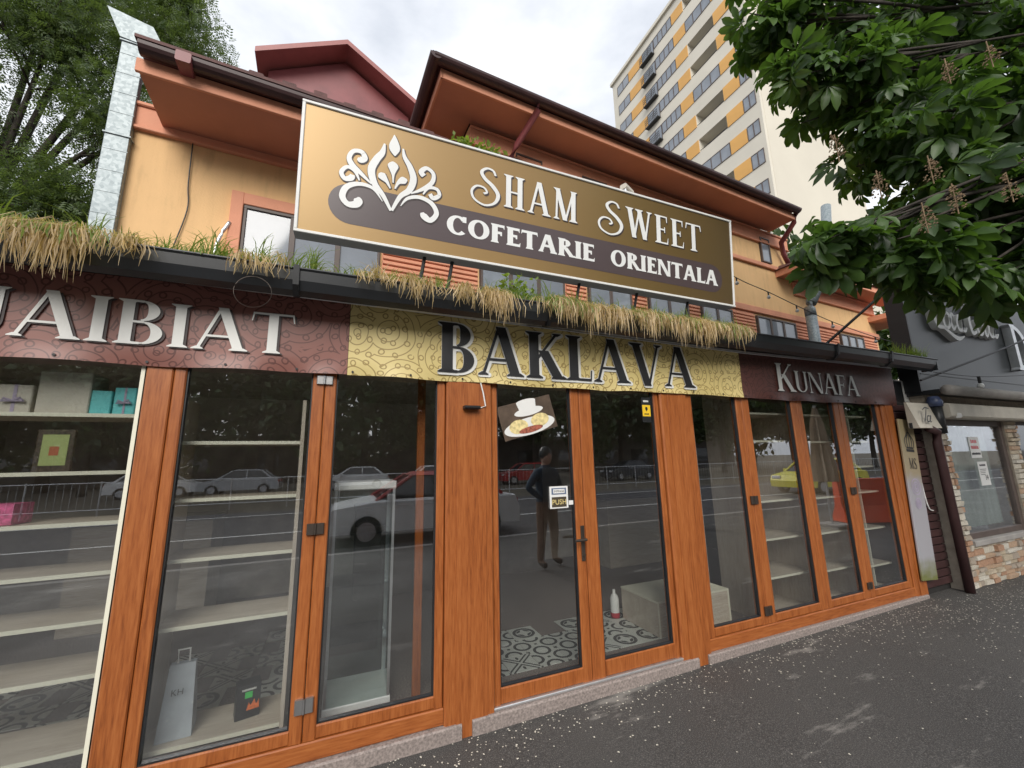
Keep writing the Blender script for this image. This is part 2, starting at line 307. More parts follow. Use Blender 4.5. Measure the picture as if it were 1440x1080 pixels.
# ------------------------------------------------------------------ lettering engine (unit cap height)
class Glyphs:
    def __init__(s, T=.17, t=.06, sf=.07, sh=.035, ws=1., gap=.10): s.T, s.t, s.sf, s.sh, s.ws, s.gap = T, t, sf, sh, ws, gap
    def rect(s, x0, y0, x1, y1): return [(x0,y0),(x1,y0),(x1,y1),(x0,y1)]
    def dg(s, x0, y0, x1, y1, w): return [(x0-w/2,y0),(x0+w/2,y0),(x1+w/2,y1),(x1-w/2,y1)]
    def serif(s, x, y, w, up):
        e = s.sf; h = s.sh if up else -s.sh
        return [[(x-w/2-e,y),(x+w/2+e,y),(x+w/2+e,y+h*.6),(x+w/2,y+h*2.2),(x-w/2,y+h*2.2),(x-w/2-e,y+h*.6)]]
    def stem(s, x, w, a=True, b=True, y0=0, y1=1):
        return [s.rect(x-w/2,y0,x+w/2,y1)] + (s.serif(x,y1,w,False) if a else []) + (s.serif(x,y0,w,True) if b else [])
    def arc(s, cx, cy, rx, ry, a0, a1, w0, wf, n=18):
        o = []
        for i in range(n):
            q = []
            for a in (a0+(a1-a0)*i/n, a0+(a1-a0)*(i+1)/n):
                c, d = math.cos(a), math.sin(a); w_ = wf(a)/2
                q.append(((cx+(rx+w_)*c, cy+(ry+w_*(.5 if ry < .3 else .8))*d), (cx+(rx-w_)*c, cy+(ry-w_*(.5 if ry < .3 else .8))*d)))
            o.append([q[0][0], q[1][0], q[1][1], q[0][1]])
        return o
    def path(s, P):   # (x,y,w) variable width ribbon
        P = catmull(P, 7); o = []; e = []
        for i, p in enumerate(P):
            a, b = P[max(i-1,0)], P[min(i+1,len(P)-1)]; d = np.array([b[0]-a[0], b[1]-a[1]]); d = d/(np.linalg.norm(d)+1e-9)
            e.append(((p[0]-d[1]*p[2]/2, p[1]+d[0]*p[2]/2), (p[0]+d[1]*p[2]/2, p[1]-d[0]*p[2]/2)))
        return [[e[i][0], e[i+1][0], e[i+1][1], e[i][1]] for i in range(len(e)-1)]
    def glyph(s, ch):
        T, t, W = s.T, s.t, s.ws; vert = lambda a: t+(T-t)*abs(math.cos(a))
        if ch == 'I': w = T+2*s.sf; return s.stem(w/2, T), w
        if ch == 'H': w = .78*W; return s.stem(T/2+s.sf,T)+s.stem(w-T/2-s.sf,T)+[s.rect(T/2+s.sf,.46,w-T/2-s.sf,.46+t)], w
        if ch == 'L': w = .58*W; return s.stem(T/2+s.sf,T)+[s.rect(T/2,0,w,t), [(w-t*.6,0),(w,0),(w+.02,.24),(w-.01,.24)]], w
        if ch in 'EF':
            w = .58*W; g = s.stem(T/2+s.sf,T)+[s.rect(T/2,1-t,w,1), [(w-t*.7,1),(w,1),(w,.78),(w-.02,.78)], s.rect(T/2,.48,w*.82,.48+t), [(w*.82-t*.5,.40),(w*.82,.40),(w*.82,.60),(w*.82-t*.5,.60)]]
            if ch == 'E': g += [s.rect(T/2,0,w*1.04,t), [(w*1.04-t*.7,0),(w*1.04,0),(w*1.07,.23),(w*1.04,.23)]]
            return g, w*1.05
        if ch == 'T': w = .72*W; return s.stem(w/2,T,False,True)+[s.rect(0,1-t,w,1), [(0,1),(t*.7,1),(.0,.78),(-.02,.78)], [(w-t*.7,1),(w,1),(w+.02,.78),(w,.78)]], w
        if ch == 'A':
            w = .86*W; a = w*.50; return [s.dg(t/2+s.sf*.7,0,a-T*.2,1,t*1.15), s.dg(w-T/2-s.sf*.6,0,a,1.02,T), s.rect(w*.22,.30,w*.72,.30+t)]+s.serif(t/2+s.sf*.7,0,t,True)+s.serif(w-T/2-s.sf*.6,0,T,True), w
        if ch == 'V':
            w = .84*W; a = w*.5; return [s.dg(a,-.02,T/2+s.sf*.6,1,T), s.dg(a+T*.2,0,w-t/2-s.sf*.7,1,t*1.15)]+s.serif(T/2+s.sf*.6,1,T,False)+s.serif(w-t/2-s.sf*.7,1,t,False), w
        if ch == 'W':
            w = 1.12*W; return [s.dg(w*.30,-.02,T/2+s.sf*.6,1,T), s.dg(w*.30,0,w*.52,1,t), s.dg(w*.72,-.02,w*.50,1,T), s.dg(w*.74,0,w-t/2-s.sf*.7,1,t)]+s.serif(T/2+s.sf*.6,1,T,False)+s.serif(w-t/2-s.sf*.7,1,t,False)+s.serif(w*.5,1,T,False), w
        if ch == 'M':
            w = 1.0*W; return [s.dg(s.sf+t/2,0,w*.16,1,t), s.dg(w*.48,.0,w*.17,1,T), s.dg(w*.5,0,w*.83,1,t), s.dg(w-T/2-s.sf,0,w*.84,1,T)]+s.serif(s.sf+t/2,0,t,True)+s.serif(w-T/2-s.sf,0,T,True)+s.serif(w*.15,1,T*.6,False)+s.serif(w*.85,1,T*.6,False), w
        if ch == 'N':
            w = .86*W; return s.stem(s.sf+t/2,t)+s.stem(w-s.sf-t/2,t,True,False)+[s.dg(w-s.sf-T*.45,0,s.sf+T*.4,1,T)], w
        if ch == 'K':
            w = .80*W; return s.stem(T/2+s.sf,T)+[s.dg(T+s.sf*.6,.42,w*.84,1,t*1.3), s.dg(w-T*.5,0,T+s.sf+w*.12,.60,T*1.1)]+s.serif(w*.84,1,t,False)+s.serif(w-T*.45,0,T,True), w
        if ch in 'BRDP':
            w = .66*W; x = T/2+s.sf; P = math.pi; g = s.stem(x,T)
            if ch == 'D': g += s.arc(x,.5,w-x-T/2+.1,.5-t/2,-P/2,P/2,0,vert); return g, w+.14
            g += [s.rect(x,1-t,w*.55,1), s.rect(x,.48,w*.6,.48+t)]+s.arc(w*.52,.76,w*.40-T/2,.24-t/2,-P/2,P/2,0,vert)
            if ch == 'B': g += [s.rect(x,0,w*.55,t)]+s.arc(w*.54,.265,w*.48-T/2,.265-t/2,-P/2,P/2,0,vert); return g, w*1.04
            if ch == 'R': g += [s.dg(w*1.05,0,w*.5,.52,T)]+s.serif(w*1.07,0,T,True); return g, w*1.16
            return g, w
        if ch == 'U':
            w = .80*W; x0 = T/2+s.sf; x1 = w-s.sf-T*.35; P = math.pi; rx = (x1-x0)/2; q = T*.7
            return s.stem(x0,T,True,False,.3,1)+s.stem(x1,q,True,False,.3,1)+s.arc((x0+x1)/2,.31,rx,.31-t*.6,P,2*P,0,lambda a: t*1.2+((T if a < 1.5*P else q)-t*1.2)*abs(math.cos(a))), w
        if ch == 'O': w = .88*W; return s.arc(w/2,.5,w/2-T/2,.5-t*.4,0,2*math.pi,0,vert,30), w
        if ch == 'C':
            w = .78*W; rx = w/2-T/2+.04; return s.arc(w/2+.04,.5,rx,.5-t*.4,.75,2*math.pi-.75,0,vert,26)+[s.rect(w/2+rx*.72,.70,w/2+rx*.72+t*1.1,1.0)], w
        if ch == 'S':
            w = .58*W; P = [(w*.92,.80,t*.8),(w*.78,.95,t),(w*.45,.97,t*1.2),(w*.16,.82,T*.8),(w*.26,.62,T),(w*.60,.46,T*1.1),(w*.88,.26,T*.85),(w*.62,.03,t*1.2),(w*.25,.04,t),(w*.06,.22,t*.8)]
            return s.path(P)+[s.rect(w*.9,.76,w*.9+t*.8,.98), s.rect(w*.02,.02,w*.02+t*.8,.24)], w
        if ch == '$':   # swash S with a curled bowl
            P = [(.46,.86,.05),(.40,1.0,.055),(.26,1.02,.06),(.15,.88,.075),(.22,.70,.09),(.40,.52,.10),(.52,.28,.09),(.44,.02,.065),(.22,-.10,.055),(.0,.02,.055),(-.06,.24,.055),(.04,.42,.055),(.20,.42,.05),(.27,.30,.05),(.20,.24,.06)]
            return s.path(P), .56
        return [], .34*W
    def text(s, st, scale_first=1.):
        x = 0; P = []
        for i, ch in enumerate(st):
            g, w_ = s.glyph(ch); k = scale_first if i == 0 else 1.
            P += [[(x+px*k, py*k) for px, py in pl] for pl in g]; x += w_*k+s.gap
        return P, x-s.gap
def put_text(P, w, x0, x1, z0, z1, y, name, m, parent, dx=0, dz=0, fn=None, step=5e-5, spread=None, shear=0.):
    mb = MB(); sx = (x1-x0)/w; k = 0
    for (ox, oz) in (spread or [(0, 0)]):
        for pl in P:
            vs = [(x0+px*sx+dx+ox+shear*py, y-k*step, z0+py*(z1-z0)+dz+oz) for px, py in pl]; k = (k+1) % 60
            if fn: vs = [(a, b_+fn(a, c), c) for a, b_, c in vs]
            # keep faces turned to -y
            ar = sum(vs[i][0]*vs[(i+1)%len(vs)][2]-vs[(i+1)%len(vs)][0]*vs[i][2] for i in range(len(vs)))
            if ar < 0: vs = vs[::-1]
            mb.add(vs, [tuple(range(len(vs)))])
    return mb.build(name, m, parent)
def sans(txt, size, m, name, parent, loc, rot=(R(90),0,0), align='CENTER'):
    cu = bpy.data.curves.new(name, 'FONT'); cu.body = txt; cu.size = size; cu.align_x = align
    o = bpy.data.objects.new('tmp', cu); col.objects.link(o); me = bpy.data.meshes.new_from_object(o.evaluated_get(bpy.context.evaluated_depsgraph_get()))
    bpy.data.objects.remove(o); me.materials.clear(); me.materials.append(m); return ob(name, me, parent, loc, rot)

def smudge(parent, m, cx, z, w_, h, y, seed=1):   # print too blurred in the photograph to be read
    r_ = random.Random(seed); q = MB(); x = cx-w_/2
    while x < cx+w_/2-h*.3:
        l = min(h*r_.uniform(.35, .75), cx+w_/2-x); k = r_.uniform(.8, 1.); q.box(x, x+l*.8, y-.0008, y, z, z+h*k); x += l
    return q.build('blurred_print', m, parent)
# ================================================================== SETTING
mb = MB(); xs = [-60, -3, .7, 2.5, 4.4, 6.2, 90]; ys = [-5.6, 3.4, 60]
mb.add([(x, y, GZ(x)) for y in ys for x in xs], [(j*7+i, j*7+i+1, (j+1)*7+i+1, (j+1)*7+i) for j in range(2) for i in range(6)])
tag(mb.build('pavement', M['asphalt']), kind='structure')
mb = MB(); mb.add([(x, y, GZ(x)-.12+z) for (y, z) in ((-5.6,.118),(-5.75,.118),(-5.75,0)) for x in xs], [(j*7+i+7, j*7+i+8, j*7+i+1, j*7+i) for j in range(2) for i in range(6)])
tag(mb.build('kerb', M['concrete']), kind='structure')
tag(MB().add([(-150,-15.5,-.1),(150,-15.5,-.1),(150,-5.7,-.1),(-150,-5.7,-.1)], [(0,1,2,3)]).build('road', M['road']), kind='structure')
tag(MB().add([(-900,-900,-.11),(900,-900,-.11),(900,-15.5,-.11),(-900,-15.5,-.11)], [(0,1,2,3)]).build('far_ground', M['verge']), kind='structure')
tag(MB().add([(-900,60,-.05),(900,60,-.05),(900,900,-.05),(-900,900,-.05)], [(0,1,2,3)]).build('back_ground', M['verge']), kind='structure')
mb = MB()
for y in (-14.2, -9.6): mb.add([(-120,y,-.095),(120,y,-.095),(120,y+.15,-.095),(-120,y+.15,-.095)], [(0,1,2,3)])
tag(mb.build('road_marking', M['paint_line']), kind='structure')

# ================================================================== SHOP
shop = thing('shop_building', 'single storey glazed shop with orange-brown wood framing and black gutter', 'shop')
RX0, RX1, RY = -3.2, 5.74, 3.2
mb = MB(); mb.box(RX0, RX1, .03, RY, .02, .10); mb.build('floor', M['carpet'], shop)
MB().box(RX0, RX1, RY, RY+.1, .1, 2.55).build('back_wall', M['int_wall'], shop)
MB().box(RX0-.1, RX0, .0, RY+.1, .0, 2.6).build('side_wall', M['int_wall'], shop)
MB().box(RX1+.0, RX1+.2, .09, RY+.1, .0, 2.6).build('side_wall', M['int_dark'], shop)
MB().box(RX0, RX1, .09, RY, 2.42, 2.5).build('ceiling', M['int_wall'], shop)
MB().box(RX0, 5.96, -.0, .09, 2.22, 2.62).build('lintel', M['dark'], shop)
MB().box(RX0, 6.0, -.14, .09, 2.62, 2.68).build('eaves_board', M['dark'], shop)
for nm, x0, x1, z in (('plinth', -3.2, .735, .08), ('plinth', .80, 2.60, .085), ('plinth', 2.70, 5.90, .085)):
    MB().bevbox(x0, x1, -.055, .05, -.05, z, .008).build(nm, M['granite'], shop)
mb = MB(); mb.bevbox(.93, 2.50, -.03, .06, .086, .102, .004); mb.build('threshold', M['alu'], shop)
for x0, x1 in ((-3.2, .63), (2.76, 5.72)):
    MB().bevbox(x0, x1, -.02, .07, .081, .172, .006).build('sill_rail', M['wood_h'], shop)
for x0, x1, y0, z0 in ((.632, .953, -.035, -.02), (2.462, 2.758, -.035, -.01), (5.722, 5.96, -.03, .0)):
    p = MB().bevbox(x0, x1, y0, .085, z0, 2.24, .012).build('pillar', M['wood'], shop)
    MB().bevbox(x0+.07, x1-.05, y0-.006, y0, .02 if x0 > 1 else .0, 2.24, .002).build('cover_strip', M['wood'], p)
def panel(x0, x1, gx0, gx1, z0=.175, gz0=.24, z1=2.22, gz1=2.17, door=False):
    f = MB(); y0, y1 = -.012, .055
    f.bevbox(x0+.002, gx0, y0, y1, z0, z1); f.bevbox(gx1, x1-.002, y0, y1, z0, z1)
    f.bevbox(gx0, gx1, y0+.0015, y1-.0015, z0, gz0); f.bevbox(gx0, gx1, y0+.0015, y1-.0015, gz1, z1)
    o = f.build('door' if door else 'window_panel', M['wood'], shop)
    g = MB(); b_ = .008   # dark glazing bead
    g.box(gx0, gx0+b_, .0, .03, gz0, gz1); g.box(gx1-b_, gx1, .0, .03, gz0, gz1); g.box(gx0+b_, gx1-b_, .0, .03, gz0, gz0+b_); g.box(gx0+b_, gx1-b_, .0, .03, gz1-b_, gz1)
    g.build('glazing_bead', M['black'], o)
    MB().box(gx0+.001, gx1-.001, .014, .018, gz0+.001, gz1-.001).build('pane', M['glass'], o)
    return o
pA = panel(-2.75, -.857, -2.67, -.975)
pB = panel(-.857, -.115, -.80, -.18); pC = panel(-.115, .63, -.05, .575)
dL = panel(.956, 1.675, 1.0, 1.60, .103, .195, door=True); dR = panel(1.675, 2.46, 1.785, 2.41, .103, .205, door=True)
pF = panel(2.76, 3.46, 2.835, 3.385); pG = panel(3.46, 4.255, 3.56, 4.17); pH = panel(4.255, 4.95, 4.34, 4.86); pI = panel(4.95, 5.72, 5.04, 5.65)
MB().box(-1.0, -.978, .0, .03, .24, 2.17).build('white_edge_strip', M['edge'], pA)
def hinge(x, z, m, par, w=.05, h=.05):
    q = MB(); q.bevbox(x-w, x-.003, -.03, -.012, z-h/2, z+h/2, .004); q.bevbox(x+.003, x+w, -.028, -.012, z-h/2, z+h/2, .004); q.tube([(x,-.03,z-h/2),(x,-.03,z+h/2)], .006)
    return q.build('hinge', m, par)
hinge(-.115, 1.24, M['bronze'], pB, .045, .06); hinge(-.115, .35, M['steel'], pB, .045, .07); hinge(-.115, 2.10, M['steel'], pB, .045, .05)
hinge(3.46, 1.20, M['bronze'], pF, .045, .07); hinge(3.46, .28, M['bronze'], pF, .045, .07); hinge(4.95, 1.21, M['bronze'], pH, .045, .07); hinge(4.95, .29, M['bronze'], pH, .04, .06)
h_ = MB(); h_.bevbox(1.63, 1.662, -.022, -.012, .88, 1.12, .004); h_.tube([(1.646,-.02,1.03),(1.646,-.065,1.03),(1.55,-.068,1.03)], .010); h_.tube([(1.646,-.03,.92),(1.646,-.012,.92)], .012)
h_.build('handle', M['bronze'], dL)
# roof and gutter
mb = MB(); n = 420; x0, x1 = -3.3, 6.45
rowv = [(x0+(x1-x0)*i/n, .022*math.sin((x0+(x1-x0)*i/n)*2*math.pi/.115)) for i in range(n+1)]
for (y, z) in ((-.22, 2.675), (2.3, 3.12)): mb.v += [(x, y, z+d) for x, d in rowv]
mb.f += [(i, i+1, n+2+i, n+1+i) for i in range(n)]
mb.build('corrugated_roof', M['gutter'], shop, True)
prof = [(-.16,2.665),(-.165,2.60),(-.19,2.55),(-.235,2.53),(-.28,2.55),(-.305,2.60),(-.31,2.655),(-.32,2.665),(-.318,2.672),(-.303,2.668),(-.296,2.60),(-.272,2.56),(-.235,2.543),(-.195,2.56),(-.178,2.60),(-.172,2.668)]
g = MB().prism(prof[::-1], 0, -3.3, 6.47).build('gutter', M['gutter'], shop)
for x in (-1.9, -.28, 1.3, 2.9, 4.55, 5.5): MB().prism([(-.15,2.68),(-.15,2.60),(-.2,2.535),(-.26,2.522),(-.315,2.57),(-.328,2.68),(-.32,2.68),(-.31,2.58),(-.26,2.53),(-.2,2.545),(-.16,2.6)], 0, x-.015, x+.015).build('gutter_bracket', M['black'], shop)
MB().box(6.44, 6.47, -.31, -.16, 2.54, 2.665).build('gutter_end', M['gutter'], shop)
# conduit above the banners, batten lamp
mb = MB(); mb.tube([(-3.2,-.06,2.635),(-.4,-.062,2.615),(1.5,-.06,2.60),(3.5,-.06,2.575),(6.0,-.055,2.60)], .012); mb.tube([(-3.2,-.075,2.612),(-.4,-.077,2.592),(3.5,-.075,2.556),(6.0,-.07,2.58)], .006)
tag(mb.build('conduit', M['alu'], None, True), 'thin grey cable conduit running along the top of the banners', 'conduit')
lam = thing('batten_lamp', 'slim unlit batten lamp above the yellow banner', 'lamp', (0,0,0))
MB().bevbox(.14, 1.22, -.16, -.10, 2.585, 2.635, .01).build('housing', M['alu'], lam); MB().bevbox(.16, 1.20, -.155, -.105, 2.57, 2.587, .006).build('diffuser', M['bulb'], lam)
wl = thing('wall_lamp', 'small black wall lamp with white wire on the wooden pillar beside the door', 'lamp', (0,0,0))
MB().bevbox(.74, .85, -.10, -.04, 1.945, 1.965, .006).build('lamp_head', M['black'], wl); MB().tube([(.86,-.045,1.955),(.90,-.05,1.97),(.885,-.048,2.06),(.865,-.046,2.14)], .005, 6).build('wire', M['white'], wl)

# ------------------------------------------------------------------ banners
def wr(x, z): return .004*math.sin(3.1*x+2*z)+.003*math.sin(7.3*x-5*z)+(.014*math.sin(11*x+1.3*math.sin(3*x)) if z < 2.2 else 0)*max(0, (2.2-z)/.08)
def banner(label, x0, x1, z0, z1, m, yb):
    t_ = thing('banner', label, 'banner', (0,0,0), 0, 'printed banners above the shop windows'); q = MB(); nx = int((x1-x0)/.03); nz_ = 14
    for j in range(nz_+1):
        for i in range(nx+1):
            x = x0+(x1-x0)*i/nx; zb = z0+.005*math.sin(2.4*x+1)+.003*math.sin(9*x); z = zb+(z1-zb)*j/nz_
            q.v.append((x, yb+wr(x, z), z))
    q.f = [(j*(nx+1)+i, j*(nx+1)+i+1, (j+1)*(nx+1)+i+1, (j+1)*(nx+1)+i) for j in range(nz_) for i in range(nx)]
    q.build('vinyl_sheet', m, t_, True)
    e = MB()
    for i in range(int((x1-x0)/.35)+1):
        x = x0+.03+i*.35
        if x < x1: z = z0+.02+.005*math.sin(2.4*x+1)+.003*math.sin(9*x); e.tube([(x,yb+wr(x,z)-.003,z),(x,yb+wr(x,z)-.006,z)], .007, 8)
    e.build('eyelet', M['black'], t_)
    return t_
bn1 = banner('brown patterned vinyl banner with large white serif letters ending in AIBIAT', -3.1, .005, 2.135, 2.60, M['ban_brown'], -.045)
bn2 = banner('yellow patterned vinyl banner reading BAKLAVA over the double door', .007, 3.455, 2.13, 2.595, M['ban_yellow'], -.05)
bn3 = banner('dark brown vinyl banner reading KUNAFA at the far end of the shop', 3.458, 6.03, 2.13, 2.60, M['ban_dark'], -.045)
G = Glyphs(.17, .05, .07, .03, 1., .07)
P, wd = G.text('SUAIBIAT'); tl = wd/(wd-G.glyph('S')[1]-G.gap)
x1_ = -.30; k = 1.30/(wd-(G.glyph('S')[1]+G.glyph('U')[1]*.55+2*G.gap)); x0_ = x1_-wd*k
put_text(P, wd, x0_, x1_, 2.235, 2.475, -.053, 'letter_shadow', M['letter_sh'], bn1, .012, -.006, wr)
put_text(P, wd, x0_, x1_, 2.235, 2.475, -.058, 'lettering', M['letter_w'], bn1, fn=wr)
G2 = Glyphs(.20, .05, .075, .03, 1., .08); P, wd = G2.text('BAKLAVA')
ring = [(.013*math.cos(a*math.pi/4), .013*math.sin(a*math.pi/4)) for a in range(8)]
put_text(P, wd, .56, 2.84, 2.19, 2.54, -.058, 'letter_outline', M['letter_w'], bn2, .012, -.004, wr, 2e-5, ring)
put_text(P, wd, .56, 2.84, 2.19, 2.54, -.064, 'lettering', M['letter_k'], bn2, fn=wr)
G3 = Glyphs(.16, .05, .06, .03, .95, .06); P, wd = G3.text('KUNAFA', 1.28)
put_text(P, wd, 3.93, 5.30, 2.215, 2.435, -.053, 'letter_shadow', M['letter_sh'], bn3, .012, -.006, wr)
put_text(P, wd, 3.93, 5.30, 2.215, 2.435, -.058, 'lettering', M['letter_w'], bn3, fn=wr)

# ------------------------------------------------------------------ roof sign (local x along, z up)
sign = thing('roof_sign', 'long gold signboard with white crest reading SHAM SWEET COFETARIE ORIENTALA', 'sign', (-.38, .2, 3.16))
sign.rotation_euler = (math.atan2(.08, .975), 0, 0)
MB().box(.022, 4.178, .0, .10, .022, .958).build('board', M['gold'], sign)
fr = MB(); fr.bevbox(0, 4.2, -.012, .12, 0, .022, .004); fr.bevbox(0, 4.2, -.012, .12, .958, .98, .004); fr.bevbox(0, .022, -.0115, .119, .022, .958, .004); fr.bevbox(4.178, 4.2, -.0115, .119, .022, .958, .004)
fr.build('frame', M['white'], sign)
def pill(x0, x1, z0, z1, n=14):
    r = (z1-z0)/2; zc = (z0+z1)/2
    return [(x1-r+r*math.sin(math.pi*i/n), zc-r*math.cos(math.pi*i/n)) for i in range(n+1)]+[(x0+r-r*math.sin(math.pi*i/n), zc+r*math.cos(math.pi*i/n)) for i in range(n+1)]
pl = pill(.20, 4.03, .125, .425); MB().add([(x, -.0012, z) for x, z in pl], [tuple(range(len(pl)))]).build('name_bar', M['plum'], sign)
EMB = [
 [(0.626,0.287,0.020),(0.568,0.390,0.033),(0.500,0.475,0.046),(0.476,0.577,0.053),(0.510,0.668,0.050),(0.547,0.730,0.040),(0.561,0.805,0.013)],
 [(0.632,0.289,0.020),(0.688,0.412,0.033),(0.753,0.480,0.046),(0.781,0.577,0.050),(0.753,0.668,0.043),(0.709,0.739,0.030),(0.696,0.803,0.013)],
 [(0.627,0.897,0.005),(0.631,0.860,0.040),(0.632,0.807,0.079),(0.634,0.766,0.066),(0.638,0.726,0.005)],
 [(0.633,0.509,0.008),(0.631,0.567,0.019),(0.629,0.604,0.046),(0.628,0.641,0.078),(0.627,0.663,0.059),(0.626,0.679,0.013)],
 [(0.615,0.460,0.010),(0.590,0.505,0.025),(0.562,0.535,0.053),(0.548,0.549,0.059),(0.535,0.564,0.020)],
 [(0.648,0.465,0.010),(0.670,0.518,0.025),(0.699,0.544,0.053),(0.716,0.552,0.050),(0.735,0.559,0.013)],
 [(0.481,0.463,0.010),(0.408,0.523,0.030),(0.342,0.577,0.040),(0.321,0.629,0.033),(0.349,0.684,0.030),(0.403,0.692,0.033),(0.427,0.651,0.040),(0.399,0.629,0.046),(0.377,0.634,0.020)],
 [(0.398,0.467,0.010),(0.363,0.533,0.026),(0.312,0.551,0.026),(0.275,0.502,0.030),(0.299,0.459,0.033),(0.341,0.473,0.043),(0.349,0.500,0.033)],
 [(0.564,0.345,0.005),(0.495,0.430,0.023),(0.399,0.442,0.030),(0.317,0.400,0.040),(0.290,0.323,0.043),(0.327,0.272,0.040),(0.382,0.281,0.053),(0.399,0.314,0.059),(0.401,0.339,0.013)],
 [(0.768,0.457,0.010),(0.864,0.522,0.030),(0.926,0.591,0.033),(0.931,0.662,0.030),(0.879,0.694,0.030),(0.838,0.653,0.040),(0.860,0.624,0.040)],
 [(0.858,0.472,0.010),(0.899,0.535,0.023),(0.964,0.539,0.026),(0.983,0.494,0.030),(0.937,0.460,0.036),(0.911,0.488,0.033)],
 [(0.694,0.339,0.005),(0.742,0.410,0.023),(0.831,0.442,0.030),(0.924,0.415,0.036),(0.966,0.341,0.038),(0.922,0.275,0.040),(0.871,0.298,0.053),(0.856,0.324,0.026)]]
EP = []; ES = []
for c in EMB: EP += G.path(c); ES += G.path([(x, z, w_+.012) for x, z, w_ in c])
put_text(ES, 1, 0, 1, 0, 1, -.0022, 'crest_shadow', M['letter_sh'], sign, .004, -.004, None, 2e-5)
put_text(EP, 1, 0, 1, 0, 1, -.0045, 'crest', M['white_film'], sign, step=2e-5)
S1 = Glyphs(.115, .05, .05, .03, .62, .09)
for st, x0, x1 in (('$HAM', 1.27, 2.24), ('$WEET', 2.50, 3.74)):
    P, wd = S1.text(st)
    put_text(P, wd, x0, x1, .53, .82, -.0022, 'letter_shadow', M['letter_sh'], sign, .012, -.010, None, 2e-5, [(0,0),(-.006,.004)])
    put_text(P, wd, x0, x1, .53, .82, -.0045, 'lettering', M['white_film'], sign, step=2e-5)
S2 = Glyphs(.24, .14, .045, .05, .98, .06)
for st, x0, x1, k in (('COFETARIE', 1.05, 2.42, 1.), ('ORIENTALA', 2.60, 3.96, 1.)):
    P, wd = S2.text(st, k); put_text(P, wd, x0, x1, .20, .36, -.0035, 'lettering', M['white_film'], sign, step=2e-5)
for x in (.9, 1.12, 2.3, 2.95, 3.6): MB().tube([(x, .06, .02), (x-.03, .10, -.25), (x-.03, .12, -.42)], .014, 6).build('support_strut', M['black'], sign)

# ------------------------------------------------------------------ stickers on the doors
pst = thing('coffee_poster', 'tilted poster of a white coffee cup and dessert plate on the glass door', 'poster', (1.0, .008, 1.97)); pst.rotation_euler = (0, R(-15), 0)
MB().box(0, .44, -.002, .0, -.25, .0).build('sheet', mat('poster_brown', (.10,.07,.05), .4, .5, 7), pst)
def disc(cx, cz, rx, rz, y, n=28): return [(cx+rx*math.cos(2*math.pi*i/n), y, cz+rz*math.sin(2*math.pi*i/n)) for i in range(n)]
def flat(parent, name, m, *polys):
    q = MB()
    for p_ in polys: q.add(p_, [tuple(range(len(p_)))])
    return q.build(name, m, parent)
flat(pst, 'plate', M['white'], disc(.22,-.19,.21,.062,-.003), disc(.24,-.085,.12,.03,-.0031)); flat(pst, 'cup', M['white'], [(.17,-.0035,-.085),(.30,-.0035,-.085),(.315,-.0035,-.01),(.155,-.0035,-.01)], disc(.235,-.01,.08,.018,-.0036))
flat(pst, 'pastry', mat('pastry_cream', (.75,.62,.30), .5, .3, 40), disc(.13,-.175,.075,.05,-.0042), disc(.31,-.165,.075,.048,-.0043)); flat(pst, 'nuts', mat('nuts_red', (.35,.10,.06), .6, .6, 60), disc(.22,-.215,.10,.022,-.005))
ps = thing('push_sign', 'small white and black PUSH sign stuck on the glass door', 'sign', (1.40, .007, 1.25))
MB().box(0, .15, -.003, 0, 0, .155).build('card', M['white'], ps)
MB().box(.015, .135, -.005, -.003, .01, .08).build('dark_field', mat('push_dark', (.07,.055,.035), .5, .1), ps); sans('PUSH', .05, mat('push_gold', (.75,.60,.25), .5, .05), 'lettering', ps, (.075,-.0062,.028))
MB().box(.015, .135, -.005, -.003, .098, .143).build('blue_field', mat('push_blue', (.12,.16,.25), .5, .1), ps); MB().box(.028,.122,-.0062,-.005,.106,.135).build('white_field', M['white'], ps); sans('IMPINGE', .022, M['letter_k'], 'lettering', ps, (.075,-.0072,.113))
tag(MB().box(1.555, 1.60, .004, .007, 1.27, 1.30).build('door_label', M['white']), 'tiny white paper label beside the push sign', 'label')
al = thing('alarm_sticker', 'yellow alarm sticker with black bands in the upper corner of the door glass', 'sticker', (2.295, .007, 1.885))
MB().box(0, .09, -.002, 0, 0, .21).build('backing', M['black'], al); MB().box(.004, .086, -.004, -.002, .05, .145).build('yellow_field', mat('sticker_yellow', (.85,.55,.03), .4, .04), al)
flat(al, 'shield', M['letter_k'], [(.033,-.005,.125),(.045,-.005,.13),(.057,-.005,.125),(.057,-.005,.108),(.045,-.005,.09),(.033,-.005,.108)]); smudge(al, M['letter_k'], .045, .065, .05, .010, -.0045, 4); smudge(al, M['letter_w'], .045, .17, .055, .016, -.0025, 5)

# ------------------------------------------------------------------ shop interior
def shelves(label, x0, x1, zs, y0=.10, y1=.42, up=('l','r'), back=False, mshelf='pale_wood', group=None):
    t_ = thing('shelf_unit', label, 'shelves', (0,0,0), 0, group)
    for z in zs:
        s_o = MB().box(x0, x1, y0+.004, y1, z-.016, z).build('shelf', M[mshelf], t_); MB().box(x0, x1, y0, y0+.004, z-.018, z+.001).build('edge_band', M['edge'], s_o)
    if 'l' in up: MB().box(x0-.02, x0, y0, y1, .1, max(zs)+.25).build('upright', M['pale_wood_v'], t_)
    if 'r' in up: MB().box(x1, x1+.02, y0, y1, .1, max(zs)+.25).build('upright', M['pale_wood_v'], t_)
    if back: MB().box(x0, x1, y1, y1+.012, .1, max(zs)+.1).build('back_panel', M['pale_wood_v'], t_)
    return t_
shelves('cream edged shelves holding gift boxes behind the widest window', -2.6, -1.0, [.32, .635, .875, 1.10, 1.34, 1.59, 1.885], up=('r',))
